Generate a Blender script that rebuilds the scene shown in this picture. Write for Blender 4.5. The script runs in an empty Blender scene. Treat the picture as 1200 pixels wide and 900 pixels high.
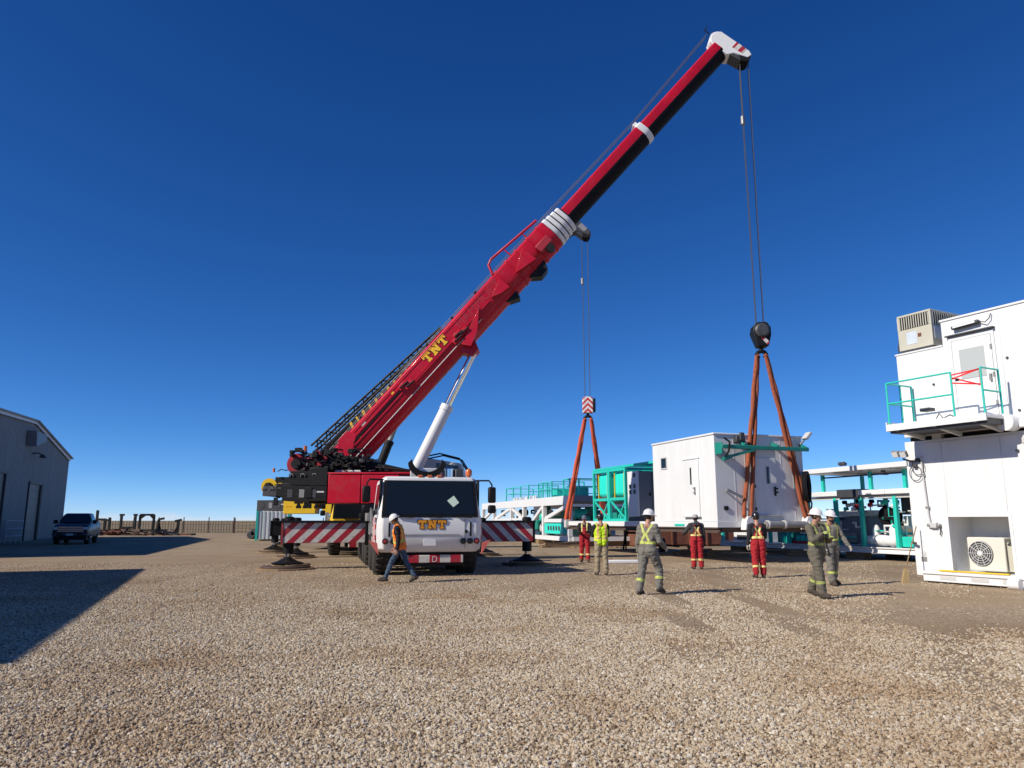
import bpy, bmesh, math, random
import numpy as np
from mathutils import Vector, Matrix, noise
random.seed(7)
PI = math.pi
scene = bpy.context.scene
COL = scene.collection

# ------------------------------------------------------------------ camera, sky, sun, exposure
cam_d = bpy.data.cameras.new('camera')
cam = bpy.data.objects.new('camera', cam_d); COL.objects.link(cam)
cam.location = (0, 0, 1.57)
cam.rotation_euler = (math.radians(90 + 10.42), 0, 0)
cam_d.sensor_fit = 'HORIZONTAL'; cam_d.sensor_width = 36.0; cam_d.lens = 26.1
cam_d.clip_start = 0.05; cam_d.clip_end = 20000
scene.camera = cam

SUN_EL = math.radians(35.0)
SUN_H = Vector((-0.875, -0.484, 0)).normalized()
SUN = Vector((SUN_H.x * math.cos(SUN_EL), SUN_H.y * math.cos(SUN_EL), math.sin(SUN_EL)))
world = bpy.data.worlds.new('World'); scene.world = world
world.use_nodes = True
wn = world.node_tree; wn.nodes.clear()
w_out = wn.nodes.new('ShaderNodeOutputWorld')
w_bg = wn.nodes.new('ShaderNodeBackground'); w_bg.inputs['Strength'].default_value = 0.082
w_sky = wn.nodes.new('ShaderNodeTexSky'); w_sky.sky_type = 'NISHITA'
w_sky.sun_disc = False
w_sky.sun_elevation = SUN_EL
w_sky.sun_rotation = math.atan2(SUN_H.x, SUN_H.y)
w_sky.altitude = 3000; w_sky.air_density = 0.7; w_sky.dust_density = 0.0; w_sky.ozone_density = 4.0
# tone of a clear, dry, high-plains sky; a low bank of cumulus all round the horizon
w_tc = wn.nodes.new('ShaderNodeTexCoord')
w_sep = wn.nodes.new('ShaderNodeSeparateXYZ'); wn.links.new(w_tc.outputs['Generated'], w_sep.inputs[0])
w_map = wn.nodes.new('ShaderNodeMapping'); w_map.inputs['Scale'].default_value = (1, 1, 2.2)
wn.links.new(w_tc.outputs['Generated'], w_map.inputs[0])
w_noi = wn.nodes.new('ShaderNodeTexNoise'); w_noi.inputs['Scale'].default_value = 16; w_noi.inputs['Detail'].default_value = 8
w_noi.inputs['Roughness'].default_value = 0.62
wn.links.new(w_map.outputs[0], w_noi.inputs['Vector'])
w_r1 = wn.nodes.new('ShaderNodeMapRange'); w_r1.inputs[1].default_value = 0.0; w_r1.inputs[2].default_value = 0.028
w_r1.inputs[3].default_value = 0.16; w_r1.inputs[4].default_value = -0.5
wn.links.new(w_sep.outputs['Z'], w_r1.inputs[0])
w_add = wn.nodes.new('ShaderNodeMath'); w_add.operation = 'ADD'
wn.links.new(w_noi.outputs['Fac'], w_add.inputs[0]); wn.links.new(w_r1.outputs[0], w_add.inputs[1])
w_r2 = wn.nodes.new('ShaderNodeMapRange'); w_r2.inputs[1].default_value = 0.53; w_r2.inputs[2].default_value = 0.74
w_r2.inputs[3].default_value = 0; w_r2.inputs[4].default_value = 0.55
wn.links.new(w_add.outputs[0], w_r2.inputs[0])
w_mix = wn.nodes.new('ShaderNodeMix'); w_mix.data_type = 'RGBA'
wn.links.new(w_r2.outputs[0], w_mix.inputs['Factor'])
w_hs = wn.nodes.new('ShaderNodeHueSaturation'); w_hs.inputs['Saturation'].default_value = 1.0; w_hs.inputs['Value'].default_value = 0.96
w_sc = wn.nodes.new('ShaderNodeSeparateColor'); w_cc = wn.nodes.new('ShaderNodeCombineColor')
wn.links.new(w_sky.outputs[0], w_sc.inputs[0])
for k_, (g_, a_) in enumerate(((1.6, 0.47), (1.15, 1.01), (0.92, 1.88))):        # camera response: deeper, purer blue
    pw_ = wn.nodes.new('ShaderNodeMath'); pw_.operation = 'POWER'; pw_.inputs[1].default_value = g_
    ml_ = wn.nodes.new('ShaderNodeMath'); ml_.operation = 'MULTIPLY'; ml_.inputs[1].default_value = a_
    wn.links.new(w_sc.outputs[k_], pw_.inputs[0]); wn.links.new(pw_.outputs[0], ml_.inputs[0]); wn.links.new(ml_.outputs[0], w_cc.inputs[k_])
wn.links.new(w_cc.outputs[0], w_hs.inputs['Color'])
wn.links.new(w_hs.outputs[0], w_mix.inputs['A']); w_mix.inputs['B'].default_value = (8.2, 9.0, 10.0, 1)
wn.links.new(w_mix.outputs['Result'], w_bg.inputs['Color'])
wn.links.new(w_bg.outputs[0], w_out.inputs[0])

sun_d = bpy.data.lights.new('sun', 'SUN'); sun_d.energy = 4.9; sun_d.angle = math.radians(0.53); sun_d.color = (1.0, 0.92, 0.79)
sun = bpy.data.objects.new('sun', sun_d); COL.objects.link(sun)
sun.rotation_euler = (-SUN).to_track_quat('-Z', 'Y').to_euler(); sun.location = SUN * 60
scene.view_settings.view_transform = 'Standard'; scene.view_settings.look = 'None'
scene.view_settings.exposure = 0.06; scene.view_settings.gamma = 1.0
scene.view_settings.use_curve_mapping = False
scene.render.engine = 'CYCLES'

# ------------------------------------------------------------------ materials
MATS = {}
def mat(name, col, rough=0.5, metal=0.0, var=0.08, vscale=3.0, bump=0.0, bscale=40.0, coat=0.0, dirt=None, dirt_amt=0.0, spec=0.5, stretch=None):
    if name in MATS: return MATS[name]
    m = bpy.data.materials.new(name); m.use_nodes = True
    nt = m.node_tree; b = nt.nodes['Principled BSDF']
    b.inputs['Roughness'].default_value = rough; b.inputs['Metallic'].default_value = metal
    b.inputs['Coat Weight'].default_value = coat; b.inputs['Coat Roughness'].default_value = 0.08
    b.inputs['Specular IOR Level'].default_value = spec
    tc = nt.nodes.new('ShaderNodeTexCoord')
    src = tc.outputs['Object']
    if stretch:
        mp = nt.nodes.new('ShaderNodeMapping'); mp.inputs['Scale'].default_value = stretch
        nt.links.new(src, mp.inputs[0]); src = mp.outputs[0]
    n = nt.nodes.new('ShaderNodeTexNoise'); n.inputs['Scale'].default_value = vscale; n.inputs['Detail'].default_value = 6
    n.inputs['Roughness'].default_value = 0.65
    nt.links.new(src, n.inputs['Vector'])
    r = nt.nodes.new('ShaderNodeValToRGB')
    r.color_ramp.elements[0].position = 0.3; r.color_ramp.elements[1].position = 0.72
    r.color_ramp.elements[0].color = (*[max(0, c * (1 - var)) for c in col], 1)
    r.color_ramp.elements[1].color = (*[min(1, c * (1 + var)) for c in col], 1)
    nt.links.new(n.outputs['Fac'], r.inputs[0])
    outc = r.outputs[0]
    if dirt is not None:
        n2 = nt.nodes.new('ShaderNodeTexNoise'); n2.inputs['Scale'].default_value = vscale * 2.7; n2.inputs['Detail'].default_value = 8
        n2.inputs['Roughness'].default_value = 0.7
        nt.links.new(src, n2.inputs['Vector'])
        mr = nt.nodes.new('ShaderNodeMapRange'); mr.inputs[1].default_value = 0.5; mr.inputs[2].default_value = 0.75
        mr.inputs[3].default_value = 0; mr.inputs[4].default_value = dirt_amt
        nt.links.new(n2.outputs['Fac'], mr.inputs[0])
        mx = nt.nodes.new('ShaderNodeMix'); mx.data_type = 'RGBA'
        nt.links.new(mr.outputs[0], mx.inputs['Factor']); nt.links.new(outc, mx.inputs['A']); mx.inputs['B'].default_value = (*dirt, 1)
        outc = mx.outputs['Result']
        ra = nt.nodes.new('ShaderNodeMath'); ra.operation = 'ADD'; ra.inputs[1].default_value = rough
        nt.links.new(mr.outputs[0], ra.inputs[0]); nt.links.new(ra.outputs[0], b.inputs['Roughness'])
    nt.links.new(outc, b.inputs['Base Color'])
    if bump > 0:
        nb = nt.nodes.new('ShaderNodeTexNoise'); nb.inputs['Scale'].default_value = bscale; nb.inputs['Detail'].default_value = 4
        nt.links.new(src, nb.inputs['Vector'])
        bm_ = nt.nodes.new('ShaderNodeBump'); bm_.inputs['Strength'].default_value = bump; bm_.inputs['Distance'].default_value = 0.02
        nt.links.new(nb.outputs['Fac'], bm_.inputs['Height']); nt.links.new(bm_.outputs[0], b.inputs['Normal'])
    MATS[name] = m
    return m

def stripes(name, ca, cb, freq, ang=1.0, rough=0.45, ax='X', mirror=False):
    """diagonal hazard stripes painted on a plate, in object space"""
    m = bpy.data.materials.new(name); m.use_nodes = True
    nt = m.node_tree; b = nt.nodes['Principled BSDF']; b.inputs['Roughness'].default_value = rough
    tc = nt.nodes.new('ShaderNodeTexCoord'); sp = nt.nodes.new('ShaderNodeSeparateXYZ'); nt.links.new(tc.outputs['Object'], sp.inputs[0])
    h = sp.outputs[ax]
    if mirror:
        ab = nt.nodes.new('ShaderNodeMath'); ab.operation = 'ABSOLUTE'; nt.links.new(h, ab.inputs[0]); h = ab.outputs[0]
    mu = nt.nodes.new('ShaderNodeMath'); mu.operation = 'MULTIPLY'; mu.inputs[1].default_value = -ang; nt.links.new(sp.outputs['Z'], mu.inputs[0])
    ad = nt.nodes.new('ShaderNodeMath'); ad.operation = 'ADD'; nt.links.new(h, ad.inputs[0]); nt.links.new(mu.outputs[0], ad.inputs[1])
    f = nt.nodes.new('ShaderNodeMath'); f.operation = 'MULTIPLY'; f.inputs[1].default_value = freq; nt.links.new(ad.outputs[0], f.inputs[0])
    fr = nt.nodes.new('ShaderNodeMath'); fr.operation = 'FRACT'; nt.links.new(f.outputs[0], fr.inputs[0])
    gt = nt.nodes.new('ShaderNodeMath'); gt.operation = 'GREATER_THAN'; gt.inputs[1].default_value = 0.5; nt.links.new(fr.outputs[0], gt.inputs[0])
    n = nt.nodes.new('ShaderNodeTexNoise'); n.inputs['Scale'].default_value = 9; n.inputs['Detail'].default_value = 8; nt.links.new(tc.outputs['Object'], n.inputs['Vector'])
    mx = nt.nodes.new('ShaderNodeMix'); mx.data_type = 'RGBA'; mx.inputs['A'].default_value = (*ca, 1); mx.inputs['B'].default_value = (*cb, 1)
    nt.links.new(gt.outputs[0], mx.inputs['Factor'])
    mr = nt.nodes.new('ShaderNodeMapRange'); mr.inputs[1].default_value = 0.48; mr.inputs[2].default_value = 0.8; mr.inputs[4].default_value = 0.5; nt.links.new(n.outputs['Fac'], mr.inputs[0])
    m2 = nt.nodes.new('ShaderNodeMix'); m2.data_type = 'RGBA'; m2.inputs['B'].default_value = (0.16, 0.12, 0.085, 1)
    nt.links.new(mr.outputs[0], m2.inputs['Factor']); nt.links.new(mx.outputs['Result'], m2.inputs['A'])
    nt.links.new(m2.outputs['Result'], b.inputs['Base Color'])
    return m

DIRT = (0.22, 0.17, 0.12)
M_white = mat('white_paint', (0.74, 0.745, 0.75), 0.42, var=0.03, vscale=1.2, dirt=(0.5, 0.46, 0.4), dirt_amt=0.12)
M_wall = mat('white_module_panel', (0.735, 0.745, 0.75), 0.45, var=0.05, vscale=0.9, bump=0.15, bscale=1.6, dirt=(0.5, 0.47, 0.42), dirt_amt=0.25, stretch=(1.6, 1.6, 0.35))
M_red = mat('crane_red_paint', (0.5, 0.004, 0.024), 0.4, var=0.16, vscale=0.9, bump=0.05, bscale=5, coat=0.12, dirt=(0.22, 0.05, 0.045), dirt_amt=0.3, spec=0.3)
M_ghost = mat('faded_red_lettering', (0.33, 0.012, 0.025), 0.5, var=0.1)
M_blackp = mat('black_boom_paint', (0.004, 0.004, 0.006), 0.6, var=0.3, vscale=2, spec=0.2)
M_black = mat('black_steel', (0.006, 0.006, 0.007), 0.55, var=0.35, vscale=4, bump=0.1, dirt=(0.04, 0.034, 0.028), dirt_amt=0.2, spec=0.3)
M_dgrey = mat('dark_grey_paint', (0.05, 0.053, 0.06), 0.5, var=0.15, dirt=(0.14, 0.11, 0.09), dirt_amt=0.2)
M_slate = mat('slate_blue_grey_cabinet', (0.17, 0.19, 0.225), 0.45, var=0.08)
M_grey = mat('grey_steel', (0.3, 0.3, 0.3), 0.45, metal=0.3, var=0.15, dirt=DIRT, dirt_amt=0.25)
M_lgrey = mat('light_grey_paint', (0.55, 0.55, 0.54), 0.5, var=0.06)
M_chrome = mat('chrome', (0.75, 0.75, 0.76), 0.12, metal=1.0, var=0.05)
M_teal = mat('teal_paint', (0.02, 0.56, 0.45), 0.4, var=0.08, vscale=2, dirt=(0.1, 0.25, 0.2), dirt_amt=0.2)
M_dteal = mat('dark_green_paint', (0.012, 0.24, 0.19), 0.45, var=0.15)
M_yel = mat('yellow_paint', (0.78, 0.5, 0.015), 0.4, var=0.06, dirt=(0.3, 0.2, 0.06), dirt_amt=0.2)
M_gold = mat('gold_lettering', (0.85, 0.5, 0.02), 0.4, var=0.05)
M_orange_l = mat('orange_lettering', (0.75, 0.3, 0.015), 0.4, var=0.08)
M_rubber = mat('tyre_rubber', (0.022, 0.021, 0.02), 0.85, var=0.3, vscale=6, bump=0.2, dirt=(0.16, 0.13, 0.1), dirt_amt=0.45)
M_rust = mat('rusty_brown_steel', (0.17, 0.06, 0.035), 0.75, var=0.3, vscale=2.5, bump=0.2, dirt=(0.09, 0.045, 0.03), dirt_amt=0.5)
M_brown = mat('brown_primer', (0.09, 0.06, 0.045), 0.7, var=0.2)
M_sling1 = mat('brown_orange_sling', (0.33, 0.085, 0.035), 0.85, var=0.2, vscale=5, bump=0.6, bscale=25, dirt=(0.13, 0.05, 0.03), dirt_amt=0.5)
M_sling2 = mat('bright_orange_sling', (0.62, 0.1, 0.04), 0.85, var=0.15, vscale=5, bump=0.5, bscale=25)
M_wire = mat('wire_rope', (0.1, 0.1, 0.105), 0.5, metal=0.4, var=0.2, vscale=20)
M_amber = mat('amber_lens', (0.6, 0.14, 0.02), 0.2, var=0.1, coat=0.5)
M_redlens = mat('red_lens', (0.35, 0.03, 0.03), 0.2, var=0.1, coat=0.5)
M_lamp = mat('lamp_lens', (0.75, 0.76, 0.76), 0.15, var=0.05, coat=0.5)
M_beige = mat('beige_sheet_metal', (0.52, 0.5, 0.41), 0.45, var=0.05, dirt=(0.3, 0.27, 0.2), dirt_amt=0.15)
M_cream = mat('cream_condenser', (0.68, 0.66, 0.58), 0.45, var=0.04)
M_wood = mat('weathered_timber', (0.27, 0.18, 0.1), 0.8, var=0.25, vscale=3, bump=0.4, bscale=12, stretch=(1, 6, 6))
M_paper = mat('paper_sheet', (0.55, 0.68, 0.58), 0.7, var=0.05)
M_label = mat('printed_label', (0.55, 0.62, 0.72), 0.6, var=0.1)
M_flag = mat('faded_red_flag', (0.55, 0.12, 0.1), 0.8, var=0.12)
M_barn = mat('blue_grey_cladding', (0.29, 0.31, 0.31), 0.5, var=0.14, vscale=0.8, stretch=(3, 3, 0.3))
M_trim = mat('white_roof_trim', (0.72, 0.74, 0.76), 0.45, var=0.05)
M_fence = mat('grey_fence_wood', (0.16, 0.1, 0.085), 0.85, var=0.3, vscale=1.0)
M_truck = mat('maroon_truck_paint', (0.018, 0.004, 0.007), 0.4, var=0.1, coat=0.15)
M_broom = mat('straw_bristles', (0.4, 0.29, 0.14), 0.9, var=0.2, vscale=30, stretch=(8, 8, 1))
M_redstrap = mat('red_safety_strap', (0.7, 0.02, 0.03), 0.7, var=0.1)
M_contain = mat('pale_container', (0.6, 0.68, 0.66), 0.55, var=0.1)
M_cloth_dirt = None
def glass(name, col, rough=0.05):
    m = bpy.data.materials.new(name); m.use_nodes = True
    nt = m.node_tree; b = nt.nodes['Principled BSDF']; b.inputs['Base Color'].default_value = (*col, 1)
    b.inputs['Roughness'].default_value = rough; b.inputs['IOR'].default_value = 1.5
    b.inputs['Specular IOR Level'].default_value = 0.5
    tc = nt.nodes.new('ShaderNodeTexCoord'); n = nt.nodes.new('ShaderNodeTexNoise'); n.inputs['Scale'].default_value = 3; n.inputs['Detail'].default_value = 6
    nt.links.new(tc.outputs['Object'], n.inputs['Vector'])
    mr = nt.nodes.new('ShaderNodeMapRange'); mr.inputs[3].default_value = rough; mr.inputs[4].default_value = rough + 0.12
    nt.links.new(n.outputs['Fac'], mr.inputs[0]); nt.links.new(mr.outputs[0], b.inputs['Roughness'])
    return m
M_glass = glass('dark_tinted_glass', (0.010, 0.014, 0.018))
M_gglass = glass('pale_frosted_glass', (0.45, 0.48, 0.47), 0.25)
M_hazred = stripes('red_white_hazard', (0.42, 0.012, 0.03), (0.66, 0.64, 0.6), 2.0, 1.0)
M_hazred_r = stripes('red_white_hazard_reversed', (0.42, 0.012, 0.03), (0.66, 0.64, 0.6), 2.0, -1.0)
M_hazsmall = stripes('red_white_corner_plate', (0.55, 0.012, 0.03), (0.75, 0.74, 0.72), 3.3, 1.0, ax='Y')
M_chevron = stripes('red_white_chevron', (0.6, 0.02, 0.03), (0.78, 0.77, 0.75), 3.3, -1.0, mirror=True)
M_bumper = stripes('red_white_bumper_blocks', (0.42, 0.012, 0.03), (0.6, 0.57, 0.52), 1.65, 0.0)

# ------------------------------------------------------------------ mesh helpers
class MB:
    def __init__(s, M=None):
        s.v = []; s.f = []; s.mi = []; s.M = M
    def add(s, vs, fs, mi=0):
        o = len(s.v)
        for p in vs:
            p = Vector(p)
            s.v.append(s.M @ p if s.M else p)
        for q in fs:
            s.f.append([i + o for i in q]); s.mi.append(mi)
        return s
    def bx(s, x0, x1, y0, y1, z0, z1, mi=0):
        if x1 < x0: x0, x1 = x1, x0
        if y1 < y0: y0, y1 = y1, y0
        if z1 < z0: z0, z1 = z1, z0
        return s.add([(x0, y0, z0), (x1, y0, z0), (x1, y1, z0), (x0, y1, z0), (x0, y0, z1), (x1, y0, z1), (x1, y1, z1), (x0, y1, z1)],
                     [(3, 2, 1, 0), (4, 5, 6, 7), (0, 1, 5, 4), (1, 2, 6, 5), (2, 3, 7, 6), (3, 0, 4, 7)], mi)
    def beam(s, p0, p1, w, h, up=(0, 0, 1), mi=0):
        p0 = Vector(p0); p1 = Vector(p1); d = (p1 - p0).normalized(); up = Vector(up)
        if abs(d.dot(up)) > 0.98: up = Vector((1, 0, 0))
        a = d.cross(up).normalized() * (w / 2); b = a.cross(d).normalized() * (h / 2)
        vs = []
        for p in (p0, p1): vs += [p - a - b, p + a - b, p + a + b, p - a + b]
        return s.add(vs, [(0, 1, 2, 3), (7, 6, 5, 4), (0, 4, 5, 1), (1, 5, 6, 2), (2, 6, 7, 3), (3, 7, 4, 0)], mi)
    def path(s, pts, r, n=8, mi=0, closed=False):
        pts = [Vector(p) for p in pts]; k = len(pts)
        rs = r if isinstance(r, (list, tuple)) else [r] * k
        vs = []; prev = None
        for i, p in enumerate(pts):
            d = (pts[min(i + 1, k - 1)] - pts[max(i - 1, 0)])
            if closed: d = pts[(i + 1) % k] - pts[i - 1]
            d.normalize()
            if prev is None:
                a = d.cross(Vector((0, 0, 1)))
                if a.length < 0.05: a = d.cross(Vector((1, 0, 0)))
            else:
                a = prev - d * prev.dot(d)
            a.normalize(); prev = a; b = d.cross(a)
            for j in range(n):
                t = 2 * PI * j / n
                vs.append(p + (a * math.cos(t) + b * math.sin(t)) * rs[i])
        fs = []
        for i in range(k if closed else k - 1):
            i2 = (i + 1) % k
            for j in range(n):
                fs.append((i * n + j, i * n + (j + 1) % n, i2 * n + (j + 1) % n, i2 * n + j))
        if not closed:
            fs.append(tuple(range(n - 1, -1, -1))); fs.append(tuple((k - 1) * n + j for j in range(n)))
        return s.add(vs, fs, mi)
    def tube(s, p0, p1, r0, r1=None, n=12, mi=0):
        return s.path([p0, p1], [r0, r0 if r1 is None else r1], n, mi)
    def lathe(s, prof, c=(0, 0, 0), ax='Z', n=20, mi=0):
        """prof: list of (radius, height) closed by caps"""
        c = Vector(c); vs = []
        for (r, h) in prof:
            for j in range(n):
                t = 2 * PI * j / n; a, b = r * math.cos(t), r * math.sin(t)
                vs.append(c + Vector({'Z': (a, b, h), 'X': (h, a, b), 'Y': (b, h, a)}[ax]))
        fs = []
        for i in range(len(prof) - 1):
            for j in range(n): fs.append((i * n + j, i * n + (j + 1) % n, (i + 1) * n + (j + 1) % n, (i + 1) * n + j))
        fs.append(tuple(range(n - 1, -1, -1))); fs.append(tuple((len(prof) - 1) * n + j for j in range(n)))
        return s.add(vs, fs, mi)
    def prism(s, poly, d0, d1, ax='Y', mi=0):
        """poly of 2-D points extruded along ax from d0 to d1. ax Y: (x,z); X: (y,z); Z: (x,y)"""
        n = len(poly)
        def P(a, b, d): return {'Y': (a, d, b), 'X': (d, a, b), 'Z': (a, b, d)}[ax]
        vs = [P(a, b, d0) for a, b in poly] + [P(a, b, d1) for a, b in poly]
        fs = [tuple(range(n)), tuple(range(2 * n - 1, n - 1, -1))] + [(i, i + n, (i + 1) % n + n, (i + 1) % n) for i in range(n)]
        return s.add(vs, fs, mi)
    def loft(s, rings, mi=0):
        n = len(rings[0]); vs = [p for r in rings for p in r]; fs = []
        for i in range(len(rings) - 1):
            for j in range(n): fs.append((i * n + j, i * n + (j + 1) % n, (i + 1) * n + (j + 1) % n, (i + 1) * n + j))
        fs.append(tuple(range(n - 1, -1, -1))); fs.append(tuple((len(rings) - 1) * n + j for j in range(n)))
        return s.add(vs, fs, mi)
    def build(s, name, m, parent=None, bevel=0.0, smooth=35, fixn=True):
        me = bpy.data.meshes.new(name)
        me.from_pydata([tuple(v) for v in s.v], [], s.f)
        for x in (m if isinstance(m, (list, tuple)) else [m]): me.materials.append(x)
        if isinstance(m, (list, tuple)):
            me.polygons.foreach_set('material_index', s.mi)
        if fixn:
            b = bmesh.new(); b.from_mesh(me); bmesh.ops.recalc_face_normals(b, faces=b.faces); b.to_mesh(me); b.free()
        if smooth:
            me.shade_smooth(); me.set_sharp_from_angle(angle=math.radians(smooth))
        o = bpy.data.objects.new(name, me); COL.objects.link(o)
        if parent: o.parent = parent
        if bevel > 0:
            md = o.modifiers.new('bevel', 'BEVEL'); md.width = bevel; md.segments = 2; md.limit_method = 'ANGLE'; md.angle_limit = math.radians(40)
        return o

def tag(o, label=None, cat=None, group=None, kind=None):
    if label: o['label'] = label
    if cat: o['category'] = cat
    if group: o['group'] = group
    if kind: o['kind'] = kind
    return o
def thing(name, label, cat, loc=(0, 0, 0), rz=0.0, group=None):
    o = bpy.data.objects.new(name, None); COL.objects.link(o); o.empty_display_size = 0.3
    o.location = loc; o.rotation_euler = (0, 0, rz)
    return tag(o, label, cat, group)
def copy_tree(o, parent=None):
    c = o.copy(); COL.objects.link(c)
    if parent: c.parent = parent
    for ch in o.children: copy_tree(ch, c)
    return c
def frame(loc, rz):
    return Matrix.Translation(Vector(loc)) @ Matrix.Rotation(rz, 4, 'Z')
def xform(origin, x, z):
    x = Vector(x).normalized(); z = Vector(z).normalized(); y = z.cross(x)
    M = Matrix.Identity(4)
    for i in range(3): M[i][0] = x[i]; M[i][1] = y[i]; M[i][2] = z[i]; M[i][3] = origin[i]
    return M

# lettering: slab letters drawn as outlines, plain words from the built-in font
T_POLY = [(0, 1), (0, .58), (.17, .58), (.22, .74), (.36, .74), (.36, .2), (.24, .2), (.24, 0), (.76, 0), (.76, .2), (.64, .2), (.64, .74), (.78, .74), (.83, .58), (1, .58), (1, 1)]
N_POLY = [(0, 0), (0, .2), (.12, .2), (.12, .8), (0, .8), (0, 1), (.42, 1), (.72, .5), (.72, .8), (.6, .8), (.6, 1), (1.1, 1), (1.1, .8), (.98, .8), (.98, 0), (.7, 0), (.38, .52), (.38, .2), (.5, .2), (.5, 0)]
def offset_poly(p, d):
    n = len(p); area = sum(p[i][0] * p[(i + 1) % n][1] - p[(i + 1) % n][0] * p[i][1] for i in range(n))
    sg = -1 if area > 0 else 1
    out = []
    for i in range(n):
        a = Vector(p[i - 1]); b = Vector(p[i]); c = Vector(p[(i + 1) % n])
        e1 = (b - a).normalized(); e2 = (c - b).normalized()
        n1 = Vector((-e1.y, e1.x)) * sg; n2 = Vector((-e2.y, e2.x)) * sg
        m = (n1 + n2); L = m.length
        m = m / L if L > 1e-5 else n1
        k = d / max(0.45, m.dot(n1))
        out.append((b.x + m.x * k, b.y + m.y * k))
    return out
def tnt(parent, M, size, fill, name='lettering'):
    """M maps (x right, y up on the face, z outward) into the parent's space"""
    xo = 0
    for k, poly in enumerate((T_POLY, N_POLY, T_POLY)):
        p = [(a * size + xo, b * size) for a, b in poly]
        po = offset_poly(p, 0.07 * size)
        mb = MB(M).prism(po, 0.002 + 0.0015 * k, 0.006 + 0.0015 * k, 'Z'); out = mb.build('letter_outline', M_black, parent, smooth=0)
        MB(M).prism(p, 0.012, 0.017, 'Z').build('letter', fill, parent, smooth=0)
        xo += (1.13 if k == 0 else 1.23) * size
def word(parent, M, text, size, m, name='lettering', ext=0.003):
    cu = bpy.data.curves.new(name, 'FONT'); cu.body = text; cu.size = size; cu.extrude = ext
    t = bpy.data.objects.new(name, cu); COL.objects.link(t)
    dg = bpy.context.evaluated_depsgraph_get()
    me = bpy.data.meshes.new_from_object(t.evaluated_get(dg))
    bpy.data.objects.remove(t); bpy.data.curves.remove(cu)
    me.transform(M); me.materials.clear(); me.materials.append(m)
    o = bpy.data.objects.new(name, me); COL.objects.link(o); o.parent = parent
    return o

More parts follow.
